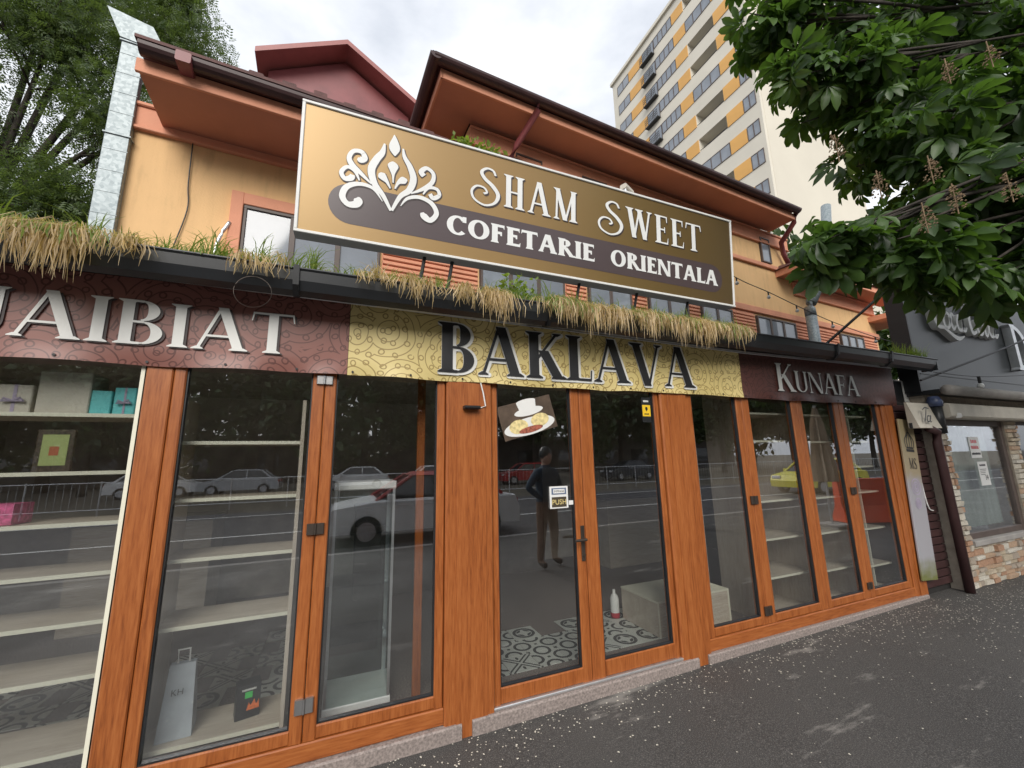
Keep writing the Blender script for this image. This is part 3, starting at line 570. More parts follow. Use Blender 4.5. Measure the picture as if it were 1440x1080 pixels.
shelves('pale shelves behind the window between the gift boxes and display case', -.84, -.235, [.24, .79, 1.12, 1.43, 1.74])
shelves('pale laminate shelves behind the first folding window past the beige panel', 3.66, 4.36, [.13, .47, .81, 1.16, 1.74, 2.02], y0=.14, y1=.6, back=True)
shelves('pale laminate shelves behind the middle folding window', 4.42, 5.06, [.13, .44, .80, 1.15, 1.73, 2.02], y0=.14, y1=.6, back=True)
shelves('shallow white edged shelves behind the last folding window', 5.12, 5.72, [.14, .40, .78, 1.17, 1.45, 1.73, 2.02], y0=.14, y1=.42, up=('l',))
tag(MB().box(5.40, 5.412, .16, .18, .12, 2.1).build('shelf_rod', M['edge']), 'thin white vertical rod crossing the shelves of the last window', 'rod')
# gift boxes on the top shelf
def gift(x, w_, h, d, m, rib, z, label):
    t_ = thing('gift_box', label, 'box', (x, .14, z), R(rng.uniform(-4, 4)), 'gift boxes on the shelves')
    MB().bevbox(0, w_, 0, d, 0, h, .004).build('carton', m, t_)
    if rib:
        q = MB(); q.box(w_*.46, w_*.56, -.002, -.0005, 0, h); q.box(w_*.46, w_*.56, 0, d, h+.0005, h+.002); q.build('ribbon', M['lilac'], t_)
        c_b = MB(); c_b.tube([(w_*.5,-.012,h*.42),(w_*.3,-.02,h*.5),(w_*.2,-.016,h*.40),(w_*.5,-.012,h*.42),(w_*.75,-.02,h*.52),(w_*.85,-.016,h*.42),(w_*.5,-.012,h*.42)], .006, 6); c_b.build('bow', M['lilac'], t_)
    return t_
zt = 1.887
gift(-1.60, .13, .14, .12, M['kraft'], True, zt, 'small cream gift box tied with lilac ribbon at the end of the row'); gift(-1.455, .21, .215, .16, M['kraft'], False, zt, 'tall cream gift bag between the cream and turquoise boxes')
gift(-1.245, .085, .125, .10, M['turq'], False, zt, 'small plain turquoise bag beside the cream bag'); gift(-1.15, .095, .145, .10, M['turq'], True, zt, 'turquoise gift box tied with a lilac bow'); gift(-1.048, .045, .14, .10, M['turq'], False, zt, 'narrow turquoise box at the white edge strip')
pk = gift(-1.62, .165, .10, .14, mat('pink_print', (.62,.10,.26), .5, .5, 45), False, 1.342, 'pink and white printed carton on the second shelf')
cd = thing('framed_card', 'small green card in a dark ornate frame standing on the shelf', 'card', (-1.345, .13, 1.592))
MB().bevbox(-.075, .075, 0, .012, 0, .21, .006).build('frame', mat('ornate_frame', (.06,.04,.025), .5, .6, 70), cd); MB().box(-.05, .05, -.002, 0, .03, .185).build('card', mat('green_card', (.36,.42,.16), .6, .1), cd); MB().box(-.018, .018, -.003, -.002, .08, .125).build('stamp', mat('card_red', (.42,.12,.05), .6, .2), cd)
bag = thing('paper_bag', 'silver grey paper carrier bag standing on the low shelf', 'bag', (-.79, .15, .242), R(6))
bp = MB(); bp.add([(0,0,0),(.15,0,0),(.15,.16,0),(0,.16,0),(.02,.06,.33),(.13,.06,.33),(.13,.10,.33),(.02,.10,.33)], [(0,3,2,1),(0,1,5,4),(1,2,6,5),(2,3,7,6),(3,0,4,7)]); bp.build('body', M['bag'], bag); MB().tube([(.05,.08,.33),(.05,.06,.40),(.10,.06,.40),(.10,.08,.33)], .005, 6).build('handle', M['white'], bag); sans('KH', .04, M['letter_k'], 'lettering', bag, (.07,.012,.20), (R(78),0,0))
bx_ = thing('heater_box', 'black carton with flame picture standing on the low shelf', 'box', (-.46, .20, .242), R(14))
MB().bevbox(0, .115, 0, .09, 0, .165, .002).build('carton', M['black'], bx_); MB().box(.04, .075, -.002, 0, .10, .13).build('green_mark', mat('green_mark', (.05,.55,.10), .5, .1), bx_)
flat(bx_, 'flames', mat('flame_print', (.75,.16,.03), .5, .4, 60), [(.05,-.0025,.04),(.11,-.0025,.04),(.108,-.0025,.085),(.095,-.0025,.06),(.085,-.0025,.09),(.07,-.0025,.06),(.06,-.0025,.08)]); smudge(bx_, M['letter_w'], .06, .137, .07, .010, -.001, 6)
# display case
dc = thing('display_case', 'glass display case with white top and base beside the wooden post', 'display case', (-.03, .20, .1))
MB().bevbox(0, .38, 0, .36, 0, .10, .006).build('base', M['white'], dc); MB().bevbox(0, .38, 0, .36, 1.33, 1.38, .006).build('top', M['white'], dc)
q = MB(); [q.box(x-.008, x+.008, y-.008, y+.008, .10, 1.33) for x in (.012,.368) for y in (.012,.348)]; q.build('post', M['alu'], dc)
q = MB(); q.box(.02,.36,.004,.008,.10,1.33); q.box(.372,.376,.02,.34,.10,1.33); q.box(.004,.008,.02,.34,.10,1.33); q.box(.02,.36,.352,.356,.10,1.33); q.build('glass', M['glass_case'], dc)
for z in (.42, .74, 1.05): MB().box(.02, .36, .02, .34, z, z+.006).build('glass_shelf', M['glass_case'], dc)
tag(MB().bevbox(.50, .555, .30, .335, .1, 2.40, .004).build('wooden_post', M['wood']), 'narrow wooden post inside the shop behind the narrow window', 'post')
# low counter, beige panel, sanitiser
ct = thing('low_counter', 'low pale laminate counter with cream edges inside the far window', 'counter', (2.55, .30, .1))
MB().box(0, .83, .004, .5, 0, .27).build('carcass', M['pale_wood'], ct); q = MB(); q.box(-.004, .834, 0, .5, .27, .285); q.box(-.003,.012,0,.004,0,.27); q.box(.818,.833,0,.004,0,.27); q.build('edge_band', M['edge'], ct)
tag(MB().box(3.05, 3.40, .52, .55, .1, 2.40).build('laminate_panel', M['pale_wood_v']), 'tall pale laminate panel standing beyond the low counter', 'panel')
sz = thing('sanitiser_bottle', 'white bottle with red base standing behind the right door glass', 'bottle', (2.50, .85, .1))
MB().lathe([(0,.0),(.042,.0),(.044,.03),(.044,.05)], 14).build('base', mat('red_base', (.5,.03,.05), .5, .1), sz, True); MB().lathe([(.042,.05),(.042,.17),(.03,.20),(.014,.215),(.014,.25),(0,.25)], 14).build('bottle', M['white'], sz, True)
sz.location.z = .1
# dark furniture at the back so that the room is not empty
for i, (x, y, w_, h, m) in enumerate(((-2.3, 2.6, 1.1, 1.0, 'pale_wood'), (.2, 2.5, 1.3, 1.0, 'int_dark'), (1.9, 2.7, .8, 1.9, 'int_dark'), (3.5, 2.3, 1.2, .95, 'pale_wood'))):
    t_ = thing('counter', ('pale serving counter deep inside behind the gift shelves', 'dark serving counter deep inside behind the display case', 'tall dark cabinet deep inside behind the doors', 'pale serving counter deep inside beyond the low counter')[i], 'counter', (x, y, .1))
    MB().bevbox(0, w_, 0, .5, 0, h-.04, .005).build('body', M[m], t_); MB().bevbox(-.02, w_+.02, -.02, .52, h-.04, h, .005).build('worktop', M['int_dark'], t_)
# ornamental tiles on the floor (each its own tile)
tile = [MB().box(-.117, .117, -.117, .117, 0, .004).mesh('tile', m_) for m_ in TM]; flo = [o for o in shop.children if o.name.startswith('floor')][0]
for i in range(9):
    for j in range(3):
        if (i, j) in ((0,2),(8,2),(3,2)): continue
        o = ob('tile', rng.choice(tile), flo, (1.08+i*.24, .42+j*.24, .1005), (0,0,R(90*rng.randint(0,3))))
for i in range(6):
    for j in range(5):
        if rng.random() < .2: continue
        o = ob('tile', rng.choice(tile), flo, (-2.2+i*.36+.12*(j % 2), .85+j*.24, .1005), (0,0,R(90*rng.randint(0,3))))

# ================================================================== HOUSE (own frame: x along its wall, y into it)
az = R(86.45); u = Vector((math.sin(az), math.cos(az), 0)); nn = Vector((-u.y, u.x, 0))
house = thing('house', 'ochre rendered house with salmon eaves behind the shop', 'house', tuple(nn*2), R(90)-az)
ZB = 2.72
MB().box(-1.94, 1.56, 0, 6, ZB, 4.95).build('wall', M['ochre'], house); MB().box(1.56, 8.95, .001, 6, ZB, 6.25).build('wall', M['ochre'], house); MB().box(8.95, 12.3, .002, 5, ZB, 5.25).build('wall', M['ochre'], house)
def mould(x0, x1, z):
    q = MB(); q.bevbox(x0, x1, -.03, 0, z-.30, z, .004); q.bevbox(x0, x1, -.055, -.03, z-.045, z-.001, .01); q.bevbox(x0, x1, -.05, -.03, z-.30, z-.265, .008); return q.build('moulding', M['salmon'], house)
mould(-1.94, 1.56, 5.15); mould(1.56, 8.95, 6.25); mould(8.95, 12.3, 5.25)
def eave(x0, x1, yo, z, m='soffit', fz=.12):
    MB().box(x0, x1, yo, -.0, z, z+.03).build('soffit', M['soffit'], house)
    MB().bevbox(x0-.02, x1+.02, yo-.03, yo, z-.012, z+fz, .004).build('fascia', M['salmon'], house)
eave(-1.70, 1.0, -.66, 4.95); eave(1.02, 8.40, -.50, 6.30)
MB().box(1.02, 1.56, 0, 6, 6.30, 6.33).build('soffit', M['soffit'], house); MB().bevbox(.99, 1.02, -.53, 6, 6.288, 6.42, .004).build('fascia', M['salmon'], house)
def gutt(name, x0, x1, y, z, r=.075):
    pr = [(y+r*math.cos(a), z+r*math.sin(a)) for a in [math.pi+i*math.pi/8 for i in range(9)]]; pr += [(y+(r-.008)*math.cos(a), z+(r-.008)*math.sin(a)) for a in [2*math.pi-i*math.pi/8 for i in range(9)]]
    return MB().prism(pr, 0, x0, x1).build(name, M['dkbrown'], house, False)
gutt('gutter', -1.68, 1.0, -.76, 5.12); gutt('gutter', .88, 8.42, -.60, 6.47)
pr = [(.90+.075*math.cos(a), 6.47+.075*math.sin(a)) for a in [math.pi+i*math.pi/8 for i in range(9)]]
MB().prism([(x, z) for x, z in pr], 1, -.66, 6).build('gutter', M['dkbrown'], house)
MB().bevbox(-1.42, -1.31, -.86, -.70, 5.02, 5.12, .01).build('hopper', M['maroon'], house)
# roofs
MB().prism([(-.84,5.13),(-.84,5.16),(2.6,7.55),(6.0,7.55),(6.0,5.13)], 0, -1.70, 1.0).build('roof', M['tile_roof'], house)
rf = MB(); e = .08
rf.add([(.85,-.66,6.48),(8.42,-.66,6.48),(8.42,6.6,6.48),(.85,6.6,6.48),(4.0,2.9,8.2),(5.4,2.9,8.2)], [(0,1,5,4),(1,2,5),(2,3,4,5),(3,0,4),(0,3,2,1)]); rf.build('roof', M['tile_roof'], house)
q = MB()
for i in range(7): q.bevbox(-.9+i*.27, -.78+i*.27, -.83, -.70, 5.155, 5.19+.01*(i % 3), .01)
q.build('tile_edge', M['tile_roof'], house)
# dormer with dark red gable
dm = MB().prism([(-1.25,7.2),(1.18,7.2),(1.18,8.42),(-.03,9.16),(-1.25,8.40)], 1, 2.5, 4.6).build('dormer', M['maroon'], house)
q = MB()
for (xa, za, xb, zb) in ((-1.42,8.36,-.03,9.22), (-.03,9.22,1.42,8.36)):
    q.add([(xa,2.15,za),(xb,2.15,zb),(xb,4.8,zb),(xa,4.8,za),(xa,2.15,za+.10),(xb,2.15,zb+.10),(xb,4.8,zb+.10),(xa,4.8,za+.10)], [(0,1,2,3),(7,6,5,4),(0,4,5,1),(1,5,6,2),(2,6,7,3),(3,7,4,0)])
q.build('dormer_roof', mat('faded_red_verge', (.34,.12,.11), .45, .12, 3), dm)
for x in (-.70, .67): MB().box(x-.23, x+.23, 2.48, 2.5, 7.9, 8.2).build('dormer_window', M['black'], dm)
# windows
def hwin(x0, x1, z0, z1, n, y=.10, wide=.035):
    f = MB(); f.bevbox(x0, x1, y-.04, y, z1-wide, z1, .004); f.bevbox(x0, x1, y-.04, y, z0, z0+wide, .004)
    for i in range(n+1):
        x = x0+(x1-x0)*i/n; f.bevbox(max(x0, x-wide*.8), min(x1, x+wide*.8), y-.041, y-.001, z0+wide, z1-wide, .004)
    o = f.build('window', M['frame_brown'], house)
    for i in range(n):
        a = x0+(x1-x0)*i/n+wide*.8; b_ = x0+(x1-x0)*(i+1)/n-wide*.8; MB().box(a, b_, y-.022, y-.018, z0+wide, z1-wide).build('pane', M['pane_far'], o)
    MB().box(x0-.01, x1+.01, y, y+.01, z0-.01, z1+.01).build('reveal', M['frame_brown'], o); return o
def ribs(x0, x1, z0=3.0, z1=4.33):
    q = MB(); q.box(x0, x1, -.008, 0, z0, z1); z = z0+.01
    while z < z1-.04: q.bevbox(x0+.01, x1-.01, -.03, -.008, z, z+.045, .008); z += .065
    return q.build('ribbed_panel', M['salmon'], house)
for x0, x1, n in ((-.95, .42, 3), (1.70, 3.02, 3), (3.46, 4.30, 2), (4.68, 5.59, 2), (5.94, 6.76, 2), (7.50, 8.76, 3), (10.5, 11.5, 3)): hwin(x0, x1, 2.9, 4.28, n, -.012)
for x0, x1 in ((.45,1.67), (3.05,3.43), (4.33,4.65), (5.62,5.91), (6.80,7.46), (8.80,10.44), (11.55,12.2)): ribs(x0, x1)
sb = MB(); sb.bevbox(-1.07, -.96, -.05, 0, 2.9, 4.42, .006); sb.bevbox(-.96, .6, -.0495, 0, 4.29, 4.42, .006); sb.build('window_surround', M['salmon'], house)
MB().bevbox(1.6, 12.3, -.045, -.002, 4.34, 4.47, .01).build('string_course', M['salmon'], house); MB().bevbox(6.3, 8.45, -.05, -.002, 5.40, 5.49, .01).build('string_course', M['salmon'], house)
for x0, x1 in ((2.27,2.72), (3.46,3.95), (5.2,5.65), (7.97,8.27)): hwin(x0, x1, 5.52, 6.06 if x0 < 7 else 6.08, 1, -.004, .03)
# lower roof of the wing
MB().box(8.45, 12.75, -.42, .0, 5.27, 5.30).build('soffit', M['soffit'], house); q = MB(); q.bevbox(8.42, 12.78, -.45, -.42, 5.258, 5.40, .005); q.bevbox(8.40, 8.43, -.45, .0, 5.259, 5.399, .005); q.build('fascia', M['salmon'], house)
MB().add([(8.36,-.50,5.40),(12.82,-.50,5.40),(12.82,5,5.40),(8.36,5,5.40),(9.3,1.6,6.1),(12.0,1.6,6.1)], [(0,1,5,4),(1,2,5),(2,3,4,5),(3,0,4),(0,3,2,1)]).build('roof', M['tile_roof'], house)
MB().bevbox(12.0, 13.1, -.45, 1.0, 4.75, 4.88, .01).build('porch_roof', M['salmon'], house)
# downpipes
MB().tube([(2.35,-.60,6.42),(2.35,-.58,6.33),(2.2,-.2,6.02),(2.17,-.06,5.9),(2.17,-.06,5.5)], .045, 10).build('downpipe', M['maroon'], house, True)
MB().tube([(8.42,-.55,6.42),(8.40,-.50,6.25),(8.50,-.15,6.0),(8.62,-.1,5.8),(8.75,-.1,5.6)], .05, 10).build('downpipe', M['maroon'], house, True)
# things fixed to the house
def H(s, t_, z): return tuple(u*s+nn*(2+t_)+Vector((0,0,z)))
du = thing('ventilation_duct', 'tall galvanised rectangular duct at the corner of the house', 'duct', H(-2.09, -.07, 0), R(90)-az)
z = 2.78
for k, z1 in enumerate((4.72, 5.76)):
    s_ = MB().bevbox(0, .18, 0, .065, z, z1-.012, .004).build('duct_section', M['galv'], du); q = MB()
    q.bevbox(-.012, .192, -.012, .07, z1-.024, z1-.004, .004); q.build('flange', M['galv'], s_)
    zz = z+.22
    while zz < z1-.1: MB().box(.004, .186, -.003, 0, zz, zz+.006).build('crease', M['galv'], s_); zz += .22
    z = z1
MB().prism([(-.01,5.765),(.19,5.745),(.33,5.78),(.22,5.99),(-.14,6.06)], 1, -.02, .20).build('duct_hood', M['galv'], du)
ep = thing('exhaust_pipe', 'bent round galvanised flue pipe rising from the shop roof', 'pipe', H(8.62, -.42, 0), R(90)-az)
MB().tube([(0,0,2.95),(0,0,4.32)], .095, 16).build('lower_section', M['galv'], ep, True); MB().tube([(0,0,4.30),(-.01,0,4.45),(.10,0,4.62)], .098, 16).build('elbow', M['galv'], ep, True); MB().tube([(.08,0,4.58),(.85,.0,5.45),(1.0,0,5.62)], .095, 16).build('sloping_section', M['galv'], ep, True); MB().tube([(.98,0,5.60),(1.35,0,7.1)], .095, 16).build('upper_section', M['galv'], ep, True)
fl = thing('string_lights', 'sagging string of unlit bulbs against the ochre wall', 'string lights', (0,0,0))
wire = [Vector(p) for p in ((4.0,.85,4.22),(4.99,1.0,4.05),(5.62,1.0,3.93),(6.22,1.0,3.80),(7.04,1.0,3.64),(8.16,1.0,3.50),(9.3,1.0,3.42))]
MB().tube(catmull(wire, 6), .006, 5).build('wire', M['cable'], fl)
for p in wire[1:6]:
    b_ = MB().tube([p, p+Vector((0,0,-.06))], .010, 6).build('socket', M['cable'], fl); MB().lathe([(0.001,-.11),(.02,-.10),(.026,-.085),(.016,-.06),(.010,-.055)], 10, p).build('bulb', M['bulb'], b_, True)
tag(MB().tube(catmull([Vector(H(-1.45,-.02,5.0)), Vector(H(-1.44,-.02,4.4)), Vector(H(-1.42,-.02,4.1)), Vector(H(-1.5,-.02,3.6)), Vector(H(-1.55,-.02,3.1))], 6), .006, 5).build('wall_cable', M['cable']), 'thin dark cable hanging down the ochre wall beside the duct', 'cable')
tag(MB().tube(catmull([Vector(H(-1.13,-.06,3.1)), Vector(H(-1.15,-.08,3.6)), Vector(H(-1.12,-.08,3.85)), Vector(H(-1.06,-.05,4.05))], 6), .018, 8).build('grey_hose', M['alu'], None, True), 'short grey hose bent up the wall beside the salmon window frame', 'hose')
# floodlight on the eave
fd = thing('floodlight', 'small grey floodlight above the top edge of the signboard', 'lamp', (2.47, .20, 4.17), R(25)); MB().bevbox(-.02, .02, -.02, .02, -.06, .06, .004).build('bracket', M['alu'], fd); MB().bevbox(-.03, .13, -.035, .035, .05, .10, .01).build('head', M['beige'], fd)

# ================================================================== TOWER BLOCK
tw = thing('apartment_tower', 'cream tower block with orange panels rising behind the house', 'building', (30, 15.3, 0))
MB().box(0, 12.4, .02, 17.7, 0, 21.0).build('wall', M['tower'], tw); MB().box(1.3, 12.4, .02, 17.7, 21.0, 48.9).build('wall', M['tower'], tw); MB().box(.3, 12.6, -.001, .02, 0, 48.9).build('side_wall', M['tower_side'], tw); MB().box(-.25, 12.8, -.15, 17.9, 48.9, 49.3).build('parapet', M['tower'], tw); MB().box(1.5, 6.5, 9, 17, 49.3, 51.2).build('roof_room', M['tower_side'], tw)
segs = [('win', .30, 1.40, 2), ('or', 1.45, 3.0, 0), ('rec', 3.05, 6.05, 0), ('or', 6.1, 7.6, 0), ('win', 7.65, 10.3, 4), ('jul', 10.35, 12.2, 2), ('or', 12.25, 14.6, 0), ('win', 14.65, 16.8, 2)]
memo = {}
for k in range(1, 11):
    z1 = 23.05+2.745*(k-1); z0 = z1-1.30
    lo_ = 21.0 if k == 1 else z0-1.445
    q = MB(); q.box(0, 1.3, .02, 17.7, lo_, z0); q.box(0, 1.299, .02, 3.05, z0, z1); q.box(0, 1.299, 6.05, 17.7, z0, z1)
    if k == 10: q.box(0, 1.3, .02, 17.7, z1, 48.9)
    q.build('storey_wall', M['tower'], tw)
    for (kind, a, b_, n_) in segs:
        if kind == 'rec' and (k*7) % 3 == 0: kd, n2 = 'win', 3
        else: kd, n2 = kind, n_
        key = (kd, a)
        if key not in memo:
            if kd == 'or': memo[key] = [('panel', MB().box(-.06, 0, a, b_, 0, 1.3).mesh('panel', M['orange']), None)]
            elif kd == 'rec':
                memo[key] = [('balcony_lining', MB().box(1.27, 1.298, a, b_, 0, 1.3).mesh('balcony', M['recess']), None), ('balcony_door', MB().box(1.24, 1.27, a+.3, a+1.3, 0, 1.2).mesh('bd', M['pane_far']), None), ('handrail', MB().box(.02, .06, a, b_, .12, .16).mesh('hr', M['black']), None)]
            else:
                f = MB(); h0 = 0 if kd == 'win' else -.5
                f.box(-.05, 0, a, b_, 1.24, 1.3); f.box(-.05, 0, a, b_, h0, h0+.06)
                for i in range(n2+1): y = a+(b_-a)*i/n2; f.box(-.051, 0, max(a, y-.04), min(b_, y+.04), h0+.06, 1.24)
                memo[key] = [('window', f.mesh('window', M['frame_brown']), MB().box(-.025, -.02, a, b_, h0+.05, 1.25).mesh('pane', M['pane_far']))]
                if kd == 'jul':
                    g_ = MB(); g_.box(-.5, -.02, a-.05, b_+.05, -.6, -.5)
                    for i in range(9): y = a+(b_-a)*i/8; g_.box(-.5, -.47, y-.015, y+.015, -.5, .35)
                    for zr in (-.2, .05, .33): g_.box(-.505, -.465, a-.05, b_+.05, zr, zr+.04)
                    memo[key].append(('balcony', g_.mesh('balcony', M['black']), None))
        for nm, me, pane in memo[key]:
            o = ob(nm, me, tw, (0, 0, z0))
            if pane: ob('pane', pane, o)

# ================================================================== NEIGHBOUR SHOP
ng = thing('neighbour_shop', 'low shop with pale rough stone wall and dark signboard beyond the gap', 'shop', (0, -.13, GZ(9)))
wall = MB(); wall.box(6.54, 6.85, .03, .4, 0, 1.95); wall.box(6.85, 8.45, .03, .4, 0, .44); wall.box(8.45, 8.75, .03, .4, 0, 1.95); wall.box(8.75, 12.5, .03, .4, 0, .44); wall.box(6.54, 12.5, .03, .4, 1.95, 2.25)
wo = wall.build('wall', M['stone_joint'], ng)
stc = []
for i, c in enumerate([(.50,.42,.31), (.58,.53,.44), (.42,.25,.16), (.50,.35,.24), (.62,.58,.50), (.36,.30,.24)]): stc.append(mat('ledge_stone', c, .85, .3, 14, .6, bscale=35))
sm = []
for i in range(12):
    q = MB(); a = .5; hh = .5; r_ = random.Random(i)
    pts = [(-.5,-.5),(.5,-.5),(.5,.5),(-.5,.5)]; fr = [(x*(.86+.1*r_.random()), y*(.75+.15*r_.random())) for x, y in pts]
    q.add([(x, 0, y) for x, y in pts]+[(x, -1*(.6+.4*r_.random()), y) for x, y in fr], [(0,1,5,4),(1,2,6,5),(2,3,7,6),(3,0,4,7),(4,5,6,7)]); sm.append(q.mesh('stone', stc[i % 6]))
cnt = 0
def stones(x0, x1, z0, z1):
    global cnt
    z = z0
    while z < z1-.01:
        h = min(rng.uniform(.045, .085), z1-z); x = x0
        while x < x1-.01:
            l = min(rng.uniform(.10, .27), x1-x)
            if x1-x-l < .04: l = x1-x
            if cnt < 295: o = ob('stone', rng.choice(sm), wo, (x+l/2, .029, z+h/2)); o.scale = (l*.97, rng.uniform(.015,.05), h*.93); cnt += 1
            x += l
        z += h
stones(6.54, 6.85, 0, 1.93); stones(6.85, 9.1, 0, .44); stones(8.45, 8.75, .44, 1.93)
MB().bevbox(6.85, 8.46, -.02, .10, .44, .50, .006).build('window_sill', M['concrete'], ng)
f = MB(); f.bevbox(6.85, 6.90, .05, .12, .50, 1.93, .005); f.bevbox(8.36, 8.45, .05, .12, .50, 1.93, .005); f.bevbox(6.90, 8.36, .051, .119, .50, .57, .005); f.bevbox(6.90, 8.36, .051, .119, 1.86, 1.93, .005); wf = f.build('window', M['frame_brown'], ng)
MB().box(6.90, 8.36, .08, .085, .57, 1.86).build('pane', M['glass'], wf)
q = MB(); n = 60
for i in range(n+1): x = 6.92+1.43*i/n; y = .22+.02*math.sin(i*1.1)+.01*math.sin(i*2.7); q.v += [(x, y, .58), (x, y, 1.86)]
q.f = [(2*i, 2*i+2, 2*i+3, 2*i+1) for i in range(n)]; q.build('curtain', mat('sheer_curtain', (.36,.42,.39), .9, .25, 3, stretch=(8,8,.6)), ng, True)
f = MB(); f.bevbox(8.78, 10.6, .05, .12, .50, 1.93, .005); f.build('window', M['frame_brown'], ng); MB().box(8.80, 10.5, .03, .05, .55, 1.88).build('pane', M['carglass'], ng)
MB().bevbox(6.56, 12.4, -.16, .03, 1.93, 2.10, .02).build('awning_box', M['beige'], ng); MB().tube([(6.5,-.19,2.25),(12.4,-.19,2.25)], .06, 10).build('gutter', M['concrete'], ng, True); MB().box(6.5, 12.4, -.13, .4, 2.22, 2.27).build('roof', M['gutter'], ng)
p1 = thing('window_notice', 'white notice with red lettering taped inside the curtained window', 'notice', (7.50, -.055, 1.50)); MB().box(0, .27, 0, .003, 0, .27).build('sheet', M['white'], p1)
for i, (m_, h) in enumerate((('tail', .045), ('tail', .045), ('letter_k', .03))): smudge(p1, M[m_], .135, .19-i*.075, .17+.03*i, h, -.0005, i+2)
p2 = thing('price_notice', 'white printed sheet with a large number 34 in the curtained window', 'notice', (7.60, -.055, 1.15)); MB().box(0, .25, 0, .003, 0, .30).build('sheet', M['white'], p2); sans('34', .09, M['letter_k'], 'lettering', p2, (.17,-.002,.07)); smudge(p2, M['letter_k'], .125, .245, .16, .022, -.0005, 8)
for i in range(4): MB().box(.03, .20-.02*i, -.002, 0, .20-i*.022, .206-i*.022).build('text_line', M['letter_k'], p2)
bs = thing('dark_signboard', 'large charcoal signboard with raised white script letters', 'sign', (6.50, -.10, 2.32)); bs.rotation_euler = (0,0,0)
MB().bevbox(0, 5.2, 0, .16, 0, 1.58, .006).build('panel', M['neigh'], bs); MB().box(-.03, 0, -.01, .18, -.01, 1.6).build('edge_trim', M['black'], bs)
for z in (.22,): MB().box(.05, 5.1, -.006, 0, z, z+.008).build('seam', M['black'], bs)
def script3d(P, depth, name, m, parent, x0, z0, s, shear=.22):
    q = MB()
    for c in P:
        c = catmull(c, 8); E_ = []
        for i, p in enumerate(c):
            a, b_ = c[max(i-1,0)], c[min(i+1,len(c)-1)]; d = np.array([b_[0]-a[0], b_[1]-a[1]]); d = d/(np.linalg.norm(d)+1e-9)
            for sg in (1, -1):
                px, pz = p[0]-sg*d[1]*p[2]/2, p[1]+sg*d[0]*p[2]/2; E_.append((x0+s*(px+shear*pz), z0+s*pz))
        for i in range(len(c)-1):
            a, b_, c2, d2 = E_[2*i], E_[2*i+2], E_[2*i+3], E_[2*i+1]
            q.add([(a[0],-depth,a[1]),(b_[0],-depth,b_[1]),(c2[0],-depth,c2[1]),(d2[0],-depth,d2[1]),(a[0],0,a[1]),(b_[0],0,b_[1]),(c2[0],0,c2[1]),(d2[0],0,d2[1])], [(0,1,2,3),(0,4,5,1),(2,6,7,3),(1,5,6,2),(3,7,4,0)])
    return q.build(name, m, parent)
ringp = lambda cx, cz, r, w_=.09: [(cx+r*.75*math.cos(a), cz+r*math.sin(a), w_) for a in [math.pi/2+i*2*math.pi/10 for i in range(11)]]
SC = [[(.62,.86,.08),(.45,1.0,.10),(.2,.8,.13),(.12,.4,.14),(.3,.05,.12),(.6,.02,.09),(.9,-.1,.09),(1.3,-.22,.12),(1.65,-.12,.03)], ringp(.78,.25,.22), [(1.18,.4,.06),(1.05,.46,.09),(.98,.25,.11),(1.1,.03,.09),(1.25,.15,.05)], ringp(1.48,.25,.22), [(1.64,.45,.09),(1.64,.1,.09),(1.74,.03,.06),(1.82,.15,.04)],
      [(2.5,.86,.07),(2.35,1.0,.10),(2.1,.8,.13),(2.02,.4,.14),(2.15,.03,.11),(2.4,.1,.07)], ringp(2.62,.25,.22), [(2.88,.2,.06),(3.02,.75,.09),(2.93,.98,.08),(2.86,.7,.10),(2.9,.1,.10),(3.02,.03,.06),(3.1,.2,.04)], ringp(3.3,.25,.22), [(3.46,.45,.09),(3.46,.1,.09),(3.58,.03,.06),(3.7,.15,.04)]]
for k_ in ([0], [1], [2], [3, 4], [5], [6], [7], [8, 9]): script3d([SC[i] for i in k_], .07, 'script_letter', M['white'], bs, .42, .86, .50)
P, wd = Glyphs(.16, .10, .05, .03, 1., .1).text('D'); q = put_text(P, wd, 2.6, 3.1, .42, 1.12, -.10, 'initial_letter', M['alu'], bs); so_ = q.modifiers.new('depth', 'SOLIDIFY'); so_.thickness = .09; so_.offset = -1
# gap between the shops
gp = thing('slatted_shutter', 'dark brown horizontal slatted shutter in the gap between the shops', 'shutter', (5.965, .0, 0))
for i in range(24): MB().bevbox(0, .565, -.012, .012, .12+i*.085, .195+i*.085, .006).build('slat', M['dkbrown'], gp)
MB().box(0, .565, .014, .03, .05, 2.2).build('backing', M['dark'], gp)
bd = thing('emblem_board', 'leaning pale board with a crown emblem and letters MS at the corner of the shop', 'board', (5.80, -.07, .24), 0); bd.rotation_euler = (0, R(4.2), 0)
def bmat():
    m, t, b = new_mat('emblem_board_print'); tcn = t.nodes.new('ShaderNodeTexCoord'); sp = t.nodes.new('ShaderNodeSeparateXYZ'); t.links.new(tcn.outputs['Object'], sp.inputs[0])
    t.links.new(ramp(t, math_(t, 'ADD', math_(t, 'DIVIDE', sp.outputs[2], 1.72), math_(t, 'MULTIPLY', noise(t, tcn.outputs['Object'], 9, 5), .16)), [(.10, (.16,.17,.06)), (.22, (.34,.335,.36)), (.66, (.36,.35,.38)), (.74, (.34,.28,.19)), (1., (.32,.26,.15))]), b.inputs['Base Color']); b.inputs['Roughness'].default_value = .5; return m
MB().bevbox(0, .30, 0, .02, 0, 1.74, .004).build('panel', bmat(), bd)
P, wd = Glyphs(.15, .06, .06, .03, .9, .1).text('MS'); put_text(P, wd, .09, .23, 1.18, 1.30, -.002, 'lettering', M['letter_k'], bd)
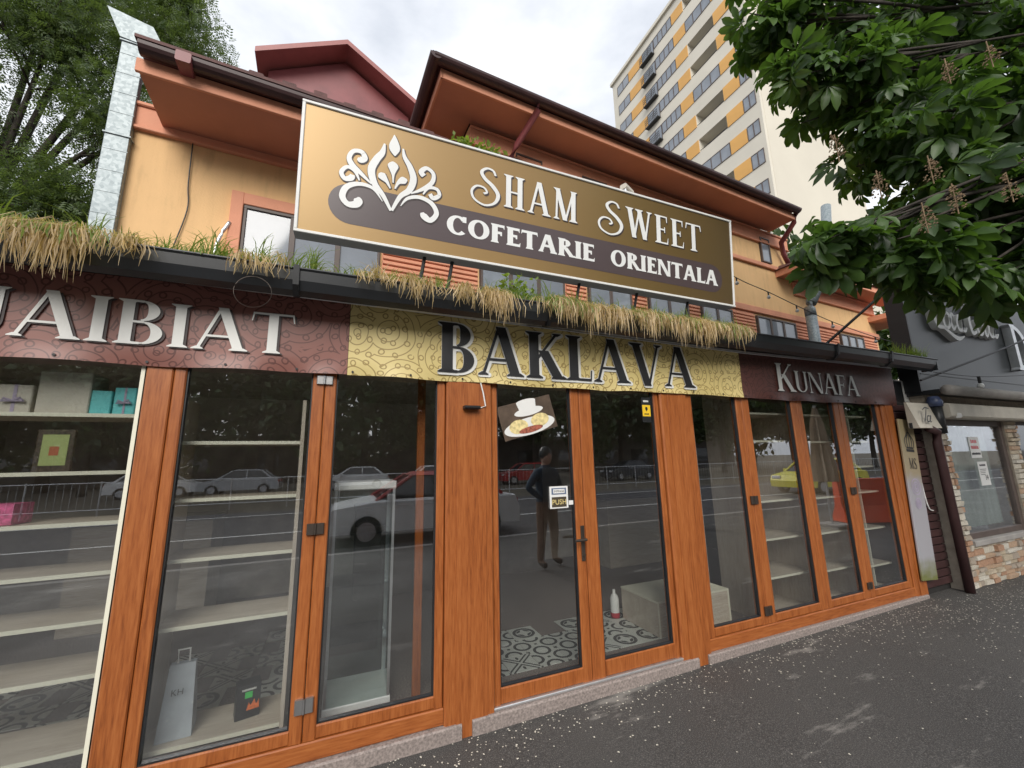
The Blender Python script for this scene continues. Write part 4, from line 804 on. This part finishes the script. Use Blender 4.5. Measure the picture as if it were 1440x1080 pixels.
cr = G.path([(.07,1.42,.012),(.06,1.50,.014),(.11,1.56,.016),(.15,1.60,.014),(.19,1.56,.016),(.24,1.50,.014),(.23,1.42,.012)])+G.path([(.15,1.42,.014),(.15,1.60,.012)])+G.path([(.11,1.42,.012),(.10,1.5,.016),(.13,1.57,.012)])+G.path([(.19,1.42,.012),(.20,1.5,.016),(.17,1.57,.012)])+[[(.07,1.37),(.23,1.37),(.23,1.40),(.07,1.40)], [(.08,1.405),(.22,1.405),(.22,1.425),(.08,1.425)], [(.143,1.60),(.157,1.60),(.157,1.64),(.143,1.64)], [(.135,1.613),(.165,1.613),(.165,1.625),(.135,1.625)]]
put_text(cr, 1, 0, 1, 0, 1, -.002, 'crown_emblem', M['letter_k'], bd, step=2e-5)
for zc, r0 in ((.98,.085), (.80,.055)):
    rg = [G.path([(.15+r*math.cos(a), zc+r*math.sin(a), .012) for a in [i*2*math.pi/12 for i in range(13)]]) for r in (r0, r0*.6, r0*.3)]
    put_text(sum(rg, []), 1, 0, 1, 0, 1, -.002, 'round_ornament', M['lilac'], bd, step=2e-5)
cl = thing('small_canopy', 'short beige canopy with black script letters over the gap', 'canopy', (6.0, -.12, 1.86)); MB().prism([(.0,.0),(-.10,.0),(-.02,.30),(.0,.30)], 0, 0, .62).build('cloth', M['beige'], cl)
put_text(G.path([(.0,.8,.06),(.3,.95,.09),(.7,.9,.05)])+G.path([(.42,.9,.08),(.3,.4,.11),(.2,.05,.08)])+G.path([(.75,.42,.07),(.5,.4,.09),(.48,.1,.10),(.68,.1,.08),(.82,.45,.09),(.8,.05,.08),(.95,.1,.04)]), 1, .06, .26, .06, .24, -.112, 'script_letters', M['letter_k'], cl, shear=.04)
MB().bevbox(5.99, 6.04, -.16, -.13, 1.86, 1.92, .004).build('x', M['black'])  .name = 'wall_socket'; tag(bpy.data.objects['wall_socket'], 'small black framed box fixed at the corner post', 'box')
ac = thing('air_conditioner', 'white air conditioner unit tucked above the beige canopy', 'air conditioner', (6.12, .05, 2.18)); MB().bevbox(0, .42, 0, .25, 0, .30, .01).build('case', M['white'], ac); MB().box(.02, .30, -.004, 0, .02, .28).build('grille', M['black'], ac)
dp = thing('brown_downpipe', 'dark brown downpipe beside the stone wall of the neighbouring shop', 'pipe', (6.44, -.16, 0)); MB().tube([(.04,.0,.06),(.02,.0,1.70),(.0,-.02,1.82),(-.16,-.02,1.86)], .045, 12).build('pipe', M['dkbrown'], dp, True); MB().tube([(.09,-.02,1.80),(.09,-.02,2.12)], .06, 12).build('pipe_socket', M['black'], dp, True); MB().lathe([(0.001,2.12),(.07,2.12),(.075,2.18),(.05,2.24),(0.001,2.25)], 14, (.09,-.02,0)).build('pipe_cap', mat('blue_cap', (.06,.08,.16), .4, .3, 20), dp, True)
tag(MB().tube(catmull([(6.24,-.03,1.45),(6.26,-.03,1.1),(6.30,-.03,.95),(6.38,-.03,.92)], 6), .007, 8).build('white_hose', M['white'], None, True), 'thin white hose hanging on the slatted shutter', 'hose')
cm = thing('security_camera', 'small white security camera under the neighbouring awning', 'camera', (6.70, -.30, 1.98), R(20)); MB().bevbox(0, .16, -.03, .03, 0, .055, .012).build('body', M['white'], cm); MB().tube([(.16,0,.027),(.175,0,.027)], .022, 12).build('lens', M['black'], cm); MB().tube([(.04,0,.05),(.02,.12,.08)], .012, 8).build('arm', M['white'], cm)
cb = MB(); cb.tube(catmull([(6.1,-.27,2.40),(7.5,-.4,2.78),(9.6,-.5,3.35),(13,-.6,4.2)], 6), .012, 6); tag(cb.build('power_cable', M['cable']), 'thick black cable rising across the charcoal signboard', 'cable')
sl2 = thing('bulb_string', 'thin string with one white bulb in front of the charcoal signboard', 'string lights', (0,0,0)); MB().tube(catmull([(6.3,-.32,2.50),(7.3,-.35,2.50),(8.9,-.35,2.62),(10,-.35,2.72)], 6), .005, 5).build('wire', M['cable'], sl2)
p = Vector((7.28,-.35,2.50)); b_ = MB().tube([p, p+Vector((0,0,-.09))], .016, 8).build('socket', M['cable'], sl2); MB().lathe([(0.001,-.15),(.022,-.145),(.034,-.125),(.03,-.10),(.014,-.085)], 12, p).build('bulb', M['white'], b_, True)
tag(MB().tube([(6.25,.9,3.0),(7.0,.4,3.75)], .02, 6).build('sign_strut', M['black']), 'slanting black steel strut bracing the charcoal signboard', 'strut')

# ================================================================== FOLIAGE
def np_mesh(name, V, F, m):
    me = bpy.data.meshes.new(name); nv, nf = len(V), len(F); me.vertices.add(nv); me.vertices.foreach_set('co', np.asarray(V, np.float32).ravel())
    k = F.shape[1]; me.loops.add(nf*k); me.loops.foreach_set('vertex_index', F.ravel().astype(np.int32)); me.polygons.add(nf); me.polygons.foreach_set('loop_start', np.arange(0, nf*k, k, dtype=np.int32))
    me.update(calc_edges=True); me.materials.append(m); return me
def frames(n, rs, up_bias=0.5, dirv=None):
    # random orthonormal frames: x = leaf direction, z = leaf normal
    d = rs.normal(size=(n, 3)) if dirv is None else dirv+rs.normal(size=(n, 3))*.45
    d /= np.linalg.norm(d, axis=1, keepdims=True); nrm = rs.normal(size=(n, 3))*.6; nrm[:, 2] += up_bias*2
    s = np.cross(nrm, d); s /= np.linalg.norm(s, axis=1, keepdims=True)+1e-9; nrm = np.cross(d, s); return d, s, nrm
def leaf_cloud(name, pos, size, rs, m, template, up_bias=.5, dirv=None):
    # template: (verts k x 3, tris) with x = length, y = width, z = normal
    n = len(pos); d, s, nr = frames(n, rs, up_bias, dirv); TV, TF = template; sc = size[:, None, None]
    V = pos[:, None, :]+sc*(TV[None, :, 0:1]*d[:, None, :]+TV[None, :, 1:2]*s[:, None, :]+TV[None, :, 2:3]*nr[:, None, :])
    F = (TF[None]+(np.arange(n)*len(TV))[:, None, None]).reshape(-1, 3); return np_mesh(name, V.reshape(-1, 3), F, m)
def palmate():
    V = []; F = []
    for a in (-1.9, -1.15, -.5, 0, .5, 1.15, 1.9):
        L = 1.-.17*abs(a); c, s = math.cos(a), math.sin(a); o = len(V)
        for (x, y, z) in ((.06,0,0),(.35,.07,.03),(.66,.19,.02),(.88,.14,-.06),(1.02,0,-.16),(.88,-.14,-.06),(.66,-.19,.02),(.35,-.07,.03),(.62,0,-.03)):
            x *= L; y *= L; V.append((x*c-y*s, x*s+y*c, z-.28*x*x))
        F += [(o,o+1,o+8),(o+1,o+2,o+8),(o+2,o+3,o+8),(o+3,o+4,o+8),(o+4,o+5,o+8),(o+5,o+6,o+8),(o+6,o+7,o+8),(o+7,o,o+8)]
    return np.array(V), np.array(F)
def pinnate():
    V = []; F = []
    for i in range(4):
        for sg in (-1, 1):
            x = .2+.22*i; o = len(V); V += [(x,0,0),(x+.12,sg*.10,.02),(x+.16,sg*.30,-.05),(x+.02,sg*.18,.02)]; F += [(o,o+1,o+3),(o+1,o+2,o+3)]
    o = len(V); V += [(.95,-.07,0),(1.25,0,-.06),(.95,.07,0)]; F += [(o,o+1,o+2)]
    return np.array(V), np.array(F)
def sphere_pts(rs, c, r, n, shell=.55):
    d = rs.normal(size=(n, 3)); d /= np.linalg.norm(d, axis=1, keepdims=True); q = r*(shell+(1-shell)*rs.random((n, 1)))**1; return np.array(c)+d*q*np.array([1, 1, .85])
def branch_mesh(name, trunk, lobes, m, parent, r0, lim=.42):
    q = MB(); q.tube(catmull(trunk, 5), [r0*(1-.5*i/(5*(len(trunk)-1))) for i in range(5*(len(trunk)-1)+1)], 10); top = np.array(trunk[-1], float); rs = np.random.RandomState(3)
    for (c, r) in lobes:
        c = np.array(c); mid = (top+c)/2+np.array([0, 0, .15*np.linalg.norm(c-top)*.4]); pts = catmull([top, mid, c], 6); q.tube(pts, [r0*lim*(1-.8*i/12) for i in range(13)], 7)
        for k in range(6):
            e = c+np.clip(rs.normal(size=3), -1, 1)*r*.6; q.tube(catmull([pts[8+k % 4], (pts[8+k % 4]+e)/2+rs.normal(size=3)*.08*r, e], 3), [r0*.12, r0*.11, r0*.10, r0*.09, r0*.08, r0*.06, r0*.03], 5)
    return q.build(name, m, parent, True)
# horse chestnut on the pavement, its boughs hanging into the view
LOB = [(4.2,-.69,5.94,.52),(3.76,-.49,5.88,.26),(4.26,-.97,5.06,.53),(3.76,-.77,5.07,.27),(5.05,-1.19,5.57,.77),(4.47,-1.14,4.37,.54),(5.44,-1.41,4.77,.8),(4.58,-1.26,3.62,.51),(3.83,-1.09,3.23,.31),(3.42,-.91,3.22,.24),(4.83,-1.41,3.32,.52),(4.05,-1.24,2.99,.3),(4.61,-1.45,2.87,.25),(6.45,-1.76,4.42,1.07),(7.16,-1.84,7.12,1.58),(5.33,-1.08,7.16,.95),(4.26,-.53,7.23,.49),(6.29,-1.73,2.98,.5),(7.2,-3.2,5.6,1.5),(6.2,-4.2,7.2,1.6),(8.2,-4.6,6.4,1.5),(6.6,-5.6,5.4,1.3)]
ch = thing('chestnut_tree', 'horse chestnut with big palmate leaves and brown spent blossom over the shop corner', 'tree', (0,0,0))
branch_mesh('trunk', [(7.2,-4.3,.02),(7.15,-4.25,1.4),(7.0,-4.0,2.7),(6.8,-3.5,4.0)], [((x,y,z), r) for x, y, z, r in LOB], M['bark'], ch, .13, .16)
rs = np.random.RandomState(11); pos = []; dv = []
for (x, y, z, r) in LOB:
    k = int(105*r**2/.25)+8 if r < .9 else int(260*r**2/1.5)
    p = sphere_pts(rs, (x, y, z), r, k, .35); pos.append(p); d = (p-np.array([x, y, z]))/r; d[:, 2] -= .45; dv.append(d)
pos = np.concatenate(pos); dv = np.concatenate(dv)
ob('crown', leaf_cloud('chestnut_crown', pos, rs.uniform(.12, .255, len(pos)), rs, M['leaf'], palmate(), .6, dv), ch)
for (x, y, z) in ((3.28,-1.19,3.74),(3.8,-1.47,3.5),(3.46,-1.31,3.4),(3.77,-1.56,3.2),(4.18,-1.7,3.3),(3.64,-1.44,3.1),(4.29,-1.75,4.4),(4.15,-1.57,4.38)):
    q = MB(); r_ = random.Random(int(x*100))
    for i in range(90):
        h = r_.random(); a = r_.random()*6.28; rr = .05*(1-h*h)*r_.uniform(.3,1)+.006; c = Vector((x+rr*math.cos(a)+.05*h*math.sin(x*40), y+rr*math.sin(a), z+.17*h+r_.uniform(-.02,.02))); e = r_.uniform(.004, .009)
        q.add([c+Vector((e,0,0)), c+Vector((-e*.5,e,0)), c+Vector((-e*.5,-e,0)), c+Vector((0,0,e*1.6))], [(0,1,3),(1,2,3),(2,0,3),(0,2,1)])
    q.tube([(x,y,z-.03),(x,y,z+.2)], .004, 5); q.build('blossom', M['flower'], ch)
# ash behind the house on the other side
a_t = thing('ash_tree', 'large feathery ash tree behind the galvanised duct', 'tree', (0,0,0)); ALOB = [(-7.4,7.5,8.0,1.5),(-5.8,7.0,10.2,1.5),(-4.6,7.2,8.6,1.3),(-5.2,7.0,6.6,1.1),(-6.6,7.0,6.0,1.2),(-4.2,7.6,11.2,1.4),(-4.1,7.4,12.4,.8),(-6.4,7.8,12.4,1.6),(-8.6,7.6,10.4,1.6),(-4.4,7.2,5.4,.9),(-3.6,7.5,9.8,.7),(-8.2,7.2,5.2,1.4),(-5.4,8,14,1.6)]
branch_mesh('trunk', [(-8.6,8.2,0),(-8.5,8.2,2.5),(-7.9,8.0,4.4),(-6.6,7.6,5.8)], [((x,y,z), r) for x, y, z, r in ALOB], M['bark'], a_t, .2)
pos = np.concatenate([sphere_pts(rs, (x, y, z), r, int(1500*r**2), .12) for x, y, z, r in ALOB]); ob('crown', leaf_cloud('ash_crown', pos, rs.uniform(.14, .27, len(pos)), rs, M['leaf2'], pinnate(), .5), a_t)
# trees behind the neighbour and across the road
def card_leaf(): return np.array([(0,0,0),(.5,.28,.06),(1,0,-.1),(.5,-.28,.06)]), np.array([(0,1,3),(1,2,3)])
tm = []
for v in range(2):
    r_ = np.random.RandomState(20+v); lb = [(r_.uniform(-1.8,1.8), r_.uniform(-1.8,1.8), r_.uniform(1.7,7.2), r_.uniform(1.1,1.8)) for _ in range(11)]
    p = np.concatenate([sphere_pts(r_, c[:3], c[3], 420, .5) for c in lb]); tm.append((leaf_cloud('street_crown', p, r_.uniform(.25,.5,len(p)), r_, M['leaf3'], card_leaf(), .5), lb))
tb = [branch_mesh('trunk', [(0,0,0),(.05,.05,1.5),(0,.1,3),(0,0,4)], [(c[:3], c[3]) for c in tm[v][1][:5]], M['bark'], None, .2) for v in range(2)]
tbm = [o.data for o in tb]
for o in tb: bpy.data.objects.remove(o)
def street_tree(x, y, s, v, label, rz=0., grp='trees across the road'):
    t_ = thing('street_tree', label, 'tree', (x, y, -.1), rz, grp); t_.scale = (s, s, s*1.05); ob('crown', tm[v][0], t_); ob('trunk', tbm[v], t_)
street_tree(17.5, 10.5, 1.5, 0, 'leafy tree rising behind the wing of the house', 0, 'trees behind the house'); street_tree(16.5, 5.5, .85, 1, 'small leafy tree seen between the house and the charcoal signboard', 1.2, 'trees behind the house')
for i in range(17): street_tree(-26+i*5.2+rng.uniform(-1.2,1.2), -31+rng.uniform(-2.5,1.5)+max(0, i-9)*.9, rng.uniform(1.25,1.75), i % 2, 'broad tree standing across the road, mirrored in the shop glass', i*1.1)
for i in range(9): street_tree(-30+i*11+rng.uniform(-2,2), -40+max(0, i-4)*1.5, rng.uniform(1.6,2.3), i % 2, 'tall tree standing behind the first row across the road', i*.7)
# grass in the gutter
def blades(name, spec, m, seed, label):
    r_ = np.random.RandomState(seed); V = []; F = []
    for (x0, x1, n, kind, *mul) in spec:
        done = 0; mul = mul[0] if mul else 1.
        while done < n:
            cx = r_.uniform(x0, x1); k = r_.randint(6, 16); big = mul*r_.uniform(.35, 1.2); lean = r_.normal()*.5; cy = r_.uniform(-.30, -.17); done += k
            for _ in range(k):
                x = cx+r_.normal()*.018; y = cy+r_.normal()*.012; z = 2.66; a = lean+r_.normal()*.6; L = big*r_.uniform(.35, 1.)
                if kind != 'down':
                    L *= .13 if kind == 'up' else .19; P = [(x,y,z), (x+a*.02,y-.005,z+L*.55), (x+a*.05,y-.015,z+L*.85), (x+a*.11,y-.03,z+L*.98)]; wd = [.0026,.0022,.0016,.0005]
                else:
                    out = r_.uniform(.02,.08); L *= .21; yy = -.315-out; h = r_.uniform(.0,.05)
                    P = [(x,y,z), (x+a*.02,(y+yy)/2,z+.03+h), (x+a*.05,yy,z+.005+h*.4), (x+a*.07,yy-.006,z-L*.5), (x+a*.07+r_.normal()*.012,yy-.004,z-L)]; wd = [.0018,.0015,.0014,.0026*r_.uniform(.5,1.4),.0006]
                o = len(V); t_ = r_.uniform(-1, 1)
                for i, p in enumerate(P): w_ = wd[i]; V += [(p[0]-w_,p[1]-w_*t_,p[2]), (p[0]+w_,p[1]+w_*t_,p[2])]
                F += [(o+2*i, o+2*i+1, o+2*i+3, o+2*i+2) for i in range(len(P)-1)]
    return tag(ob(name, np_mesh(name, np.array(V), np.array(F), m)), label, 'grass', kind='stuff')
blades('gutter_grass', [(-3.2,-.9,900,'tall'),(-.9,.4,420,'up'),(-.75,-.2,90,'tall'),(.3,1.2,420,'up'),(1.0,3.35,1500,'up'),(1.2,3.3,350,'tall'),(5.75,6.25,420,'tall'),(.85,1.1,90,'tall'),(1.2,3.2,260,'down',.55),(-1.4,-1.0,60,'down',.4)], M['grass'], 5, 'short green grass growing along the black gutter')
blades('dry_grass', [(-1.40,-1.16,270,'down',1.),(-1.16,-.95,70,'down',.6),(-.55,-.3,50,'down',.5),(-.2,.2,36,'down',.4),(.30,.46,80,'down',.7),(.64,.70,60,'down',.7),(.76,.96,150,'down',.9),(1.18,1.5,150,'down',.7),(1.5,3.0,900,'down',.95),(3.0,3.25,110,'down',.7),(-3.0,-1.5,90,'down',.5),(-3.2,3.3,200,'up')], M['straw'], 6, 'dry straw coloured grass hanging over the gutter edge')
ivy = np.random.RandomState(9); pp = np.concatenate([np.stack([ivy.uniform(.95,1.2,160), ivy.uniform(-.3,-.1,160), 2.72+.13*ivy.random(160)], 1)]); tag(ob('gutter_weed', leaf_cloud('gutter_weed', pp, ivy.uniform(.03,.06,160), ivy, M['grass'], card_leaf())), 'small bushy weed growing in the gutter below the signboard', 'weed', kind='stuff')
pp = np.stack([ivy.uniform(1.72,2.12,260)*1.0, np.full(260, 1.35)+ivy.uniform(-.1,.1,260), 5.32+.14*ivy.random(260)], 1); 
tag(ob('ledge_weed', leaf_cloud('ledge_weed', np.stack([ivy.uniform(.98,1.62,260), np.full(260,1.35)+ivy.uniform(-.1,.1,260), 5.1+.2*ivy.random(260)], 1), ivy.uniform(.05,.10,260), ivy, M['grass'], card_leaf())), 'green tuft growing behind the top edge of the signboard', 'weed', kind='stuff')
tag(MB().tube([(-.47+.085*math.cos(i*math.pi/16), -.335, 2.49+.085*math.sin(i*math.pi/16)) for i in range(33)], .0014, 5, cap=False).build('wire_loop', M['bronze']), 'thin round wire loop hanging from the gutter over the brown banner', 'wire')
# petals on the pavement
n = 2600; px_ = np.concatenate([ivy.uniform(-1.5,9,500), ivy.normal(6.5,1.5,1300), ivy.uniform(0,6,800)]); py_ = np.concatenate([ivy.uniform(-3.6,-.06,500), -.15-np.abs(ivy.normal(0,.6,1300)), -.06-np.abs(ivy.normal(0,.18,800))])
pos = np.stack([px_, py_, np.array([GZ(a) for a in px_])+.006], 1); V_, F_ = np.array([(-.5,-.35,0),(.5,-.3,.1),(.4,.4,0),(-.4,.3,.15)]), np.array([(0,1,2),(0,2,3)])
d = ivy.uniform(0, 6.28, n); sz_ = ivy.uniform(.004,.013,n); c, s = np.cos(d), np.sin(d)
VV = np.stack([pos[:,0:1]+sz_[:,None]*(V_[None,:,0]*c[:,None]-V_[None,:,1]*s[:,None]), pos[:,1:2]+sz_[:,None]*(V_[None,:,0]*s[:,None]+V_[None,:,1]*c[:,None]), pos[:,2:3]+sz_[:,None]*V_[None,:,2]], -1)
tag(ob('fallen_petals', np_mesh('fallen_petals', VV.reshape(-1,3), (F_[None]+(np.arange(n)*4)[:,None,None]).reshape(-1,3), M['petal'])), 'pale petals scattered over the dark pavement', 'petals', kind='stuff')

# ================================================================== STREET BEHIND THE CAMERA (seen in the glass)
def car_paint(name, c): return mat(name, c, .25, .04, 2, spec=.6)
def make_car(label, x, y, rz, paint, roof=None):
    t_ = thing('parked_car', label, 'car', (x, y, -.1), rz, 'cars in the street mirrored by the shop windows')
    side = [(-2.1,.28),(-2.12,.55),(-2.0,.78),(-1.2,.92),(1.55,.95),(2.0,.90),(2.12,.6),(2.1,.28)]; q = MB(); n = len(side)
    for yy, k in ((-.86,1.),(-.80,1.02),(.80,1.02),(.86,1.)): q.v += [(a, yy, b_ if abs(yy) < .85 else min(b_, .88)) for a, b_ in side]
    for j in range(3): q.f += [(j*n+i, j*n+(i+1)%n, (j+1)*n+(i+1)%n, (j+1)*n+i) for i in range(n)]
    q.f += [tuple(range(n-1,-1,-1)), tuple(range(3*n, 4*n))]; body = q.build('body', paint, t_)
    g_ = MB(); lo = [(-1.15,.92),(1.65,.94)]; hi = [(-.35,1.42),(1.05,1.42)]
    g_.add([(-1.15,-.78,.90),(1.65,-.78,.92),(1.65,.78,.92),(-1.15,.78,.90),(-.35,-.60,1.42),(1.05,-.60,1.42),(1.05,.60,1.42),(-.35,.60,1.42)], [(0,1,5,4),(1,2,6,5),(2,3,7,6),(3,0,4,7)]); g_.build('windows', M['carglass'], t_)
    r_ = MB(); r_.add([(-.42,-.64,1.41),(1.15,-.64,1.41),(1.15,.64,1.41),(-.42,.64,1.41),(-.25,-.5,1.48),(.95,-.5,1.48),(.95,.5,1.48),(-.25,.5,1.48)], [(0,1,5,4),(1,2,6,5),(2,3,7,6),(3,0,4,7),(4,5,6,7)])
    for sy in (-1, 1): r_.tube([(-1.18,sy*.78,.90),(-.40,sy*.62,1.42)], .04, 6); r_.tube([(1.68,sy*.78,.92),(1.1,sy*.62,1.42)], .06, 6); r_.tube([(.35,sy*.79,.92),(.35,sy*.62,1.42)], .035, 6)
    r_.build('roof', roof or paint, t_)
    for sx in (-1.35, 1.30):
        for sy in (-.80, .80): w_ = MB().tube([(sx,sy-.1,.31),(sx,sy+.1,.31)], .31, 18).build('wheel', M['rubber'], t_); MB().tube([(sx,sy-.105,.31),(sx,sy+.105,.31)], .19, 14).build('rim', M['rim'], w_)
    for sy in (-.6, .6): MB().bevbox(-2.1, -1.95, sy-.18, sy+.18, .62, .76, .02).build('headlight', M['head'], t_); MB().bevbox(2.0, 2.1, sy-.18, sy+.18, .66, .82, .02).build('tail_light', M['tail'], t_)
    for sy in (-.92, .92): MB().bevbox(-.95, -.80, sy-.08, sy+.08, .92, 1.04, .02).build('mirror', paint, t_)
    return t_
W_, S_, D_, Rd, Yl = car_paint('white_car_paint', (.75,.75,.75)), car_paint('silver_car_paint', (.42,.43,.45)), car_paint('dark_car_paint', (.03,.035,.045)), car_paint('red_car_paint', (.40,.03,.03)), car_paint('yellow_car_paint', (.75,.68,.05))
make_car('white car with a red roof parked at the kerb, mirrored in the narrow window', 1.9, -7.4, 0, W_, Rd)
make_car('yellow taxi driving on the road, mirrored in the far folding windows', 20.2, -9.4, 0, Yl)
make_car('silver saloon parked beyond the fence, mirrored beside the shelves', -5.6, -27.5, 0, S_); make_car('white hatchback parked beyond the fence, mirrored beside the silver saloon', -9.9, -27.8, R(180), W_)
make_car('white saloon parked beyond the fence, mirrored in the left door', 6.0, -24, R(180), W_); make_car('red car parked beyond the fence, mirrored behind the standing person', 12.6, -25, 0, Rd); make_car('dark car parked beyond the fence, mirrored in the right door', 21, -24, 0, D_); make_car('white van-like car parked beyond the fence, mirrored above the display case', 1.0, -27.5, 0, W_)
fe = thing('street_fence', 'grey tubular metal fence along the far side of the road', 'fence', (0,0,0))
for i in range(40): MB().tube([(-30+i*2,-17,-.1),(-30+i*2,-17,1.15)], .025, 6).build('post', M['alu'], fe)
for z in (.15, 1.1): MB().tube([(-30,-17,z),(48,-17,z)], .02, 6).build('rail', M['alu'], fe)
q = MB()
for i in range(390): q.box(-30+i*.2-.004, -30+i*.2+.004, -17.004, -16.996, .15, 1.1)
tag(q.build('mesh_infill', M['alu'], fe), kind='stuff')
bl = thing('low_building', 'long pale low building across the road behind the trees', 'building', (0,-46,0)); MB().box(-30, 60, -6, 0, -.1, 4.2).build('wall', M['int_dark'], bl); MB().box(-30.5, 60.5, -6.5, .6, 4.2, 4.6).build('roof', M['concrete'], bl)
for i in range(14): MB().box(-27+i*6, -24+i*6, .0, .03, .9, 2.8).build('window', M['carglass'], bl)
br = thing('barrier', 'orange red plastic road barrier on the pavement, mirrored in the last window', 'barrier', (11.4, -3.1, GZ(11)), R(20)); MB().prism([(-.25,0),(.25,0),(.10,.35),(.07,.95),(-.07,.95),(-.10,.35)], 0, -.8, .8).build('shell', M['redplastic'], br); MB().box(-.5, .5, -.26, -.255, .1, .2).build('foot_slot', M['black'], br)
pa = thing('folded_parasol', 'closed beige parasol on the pavement, mirrored in the folding windows', 'parasol', (9.7, -3.0, GZ(9))); MB().tube([(0,0,0),(0,0,2.6)], .025, 8).build('pole', M['alu'], pa); q = MB(); n = 20
for j, (z, r) in enumerate(((2.55,.03),(2.2,.10),(1.6,.15),(1.1,.20),(.95,.19))): q.v += [((r*(1+.28*(-1)**k))*math.cos(2*math.pi*k/n), (r*(1+.28*(-1)**k))*math.sin(2*math.pi*k/n), z) for k in range(n)]
q.f = [(j*n+k, j*n+(k+1)%n, (j+1)*n+(k+1)%n, (j+1)*n+k) for j in range(4) for k in range(n)]; q.build('canopy', M['cloth'], pa); MB().bevbox(-.25, .25, -.25, .25, 0, .08, .02).build('base', M['concrete'], pa)
# person with hands on hips
pe = thing('person', 'person in dark jacket standing with hands on hips, mirrored in the door', 'person', (2.95, -3.05, GZ(3)), R(-20))
def skin(name, verts, edges, radii, m, parent, sub=2):
    me = bpy.data.meshes.new(name); me.from_pydata(verts, edges, []); me.materials.append(m); o = ob(name, me, parent); md = o.modifiers.new('Skin', 'SKIN'); md.use_smooth_shade = True
    for i, r in enumerate(radii): me.skin_vertices[0].data[i].radius = (r, r) if not isinstance(r, tuple) else r
    me.skin_vertices[0].data[0].use_root = True; s_ = o.modifiers.new('Sub', 'SUBSURF'); s_.levels = s_.render_levels = sub; return o
jk, tr_, sk_ = mat('dark_jacket', (.03,.045,.06), .8, .2), mat('dark_trousers', (.035,.03,.03), .85, .2), mat('skin', (.45,.27,.20), .55, .05)
V = [(0,0,.95),(0,0,1.12),(0,0,1.34),(0,0,1.44),(0,0,1.52),(0,.01,1.60),(0,.01,1.70)]; E_ = [(0,1),(1,2),(2,3),(3,4),(4,5),(5,6)]; rr = [(.17,.12),(.16,.12),(.19,.12),(.10,.08),(.055,.055),(.085,.095),(.075,.085)]
for sx in (-1, 1):
    o = len(V); V += [(sx*.19,0,1.38),(sx*.36,-.04,1.16),(sx*.22,.06,1.03),(sx*.17,.09,1.0)]; E_ += [(2,o),(o,o+1),(o+1,o+2),(o+2,o+3)]; rr += [.075,.055,.042,.045]
    o = len(V); V += [(sx*.10,0,.88),(sx*.14,.01,.50),(sx*.16,-.02,.09),(sx*.17,.12,.05)]; E_ += [(0,o),(o,o+1),(o+1,o+2),(o+2,o+3)]; rr += [.105,.075,.05,.045]
m, t, b = new_mat('person_clothes'); tcn = t.nodes.new('ShaderNodeTexCoord'); sp = t.nodes.new('ShaderNodeSeparateXYZ'); t.links.new(tcn.outputs['Object'], sp.inputs[0])
zz = math_(t, 'DIVIDE', sp.outputs[2], 2.); r_c = ramp(t, zz, [(0., (.03,.025,.02)), (.045, (.16,.09,.055)), (.47, (.03,.055,.085)), (.745, (.45,.27,.20))]); t.nodes[-1].color_ramp.interpolation = 'CONSTANT'; t.links.new(r_c, b.inputs['Base Color']); b.inputs['Roughness'].default_value = .8
skin('body', V, E_, rr, m, pe)
MB().lathe([(.0,1.78),(.06,1.765),(.095,1.70),(.10,1.64),(.09,1.60)], 16, (0,.005,0)).build('hair', M['black'], pe, True); q = MB(); q.lathe([(.0,1.50),(.05,1.515),(.075,1.56),(.082,1.62),(.07,1.68)], 16, (0,.03,0)); q.build('face', sk_, pe, True)
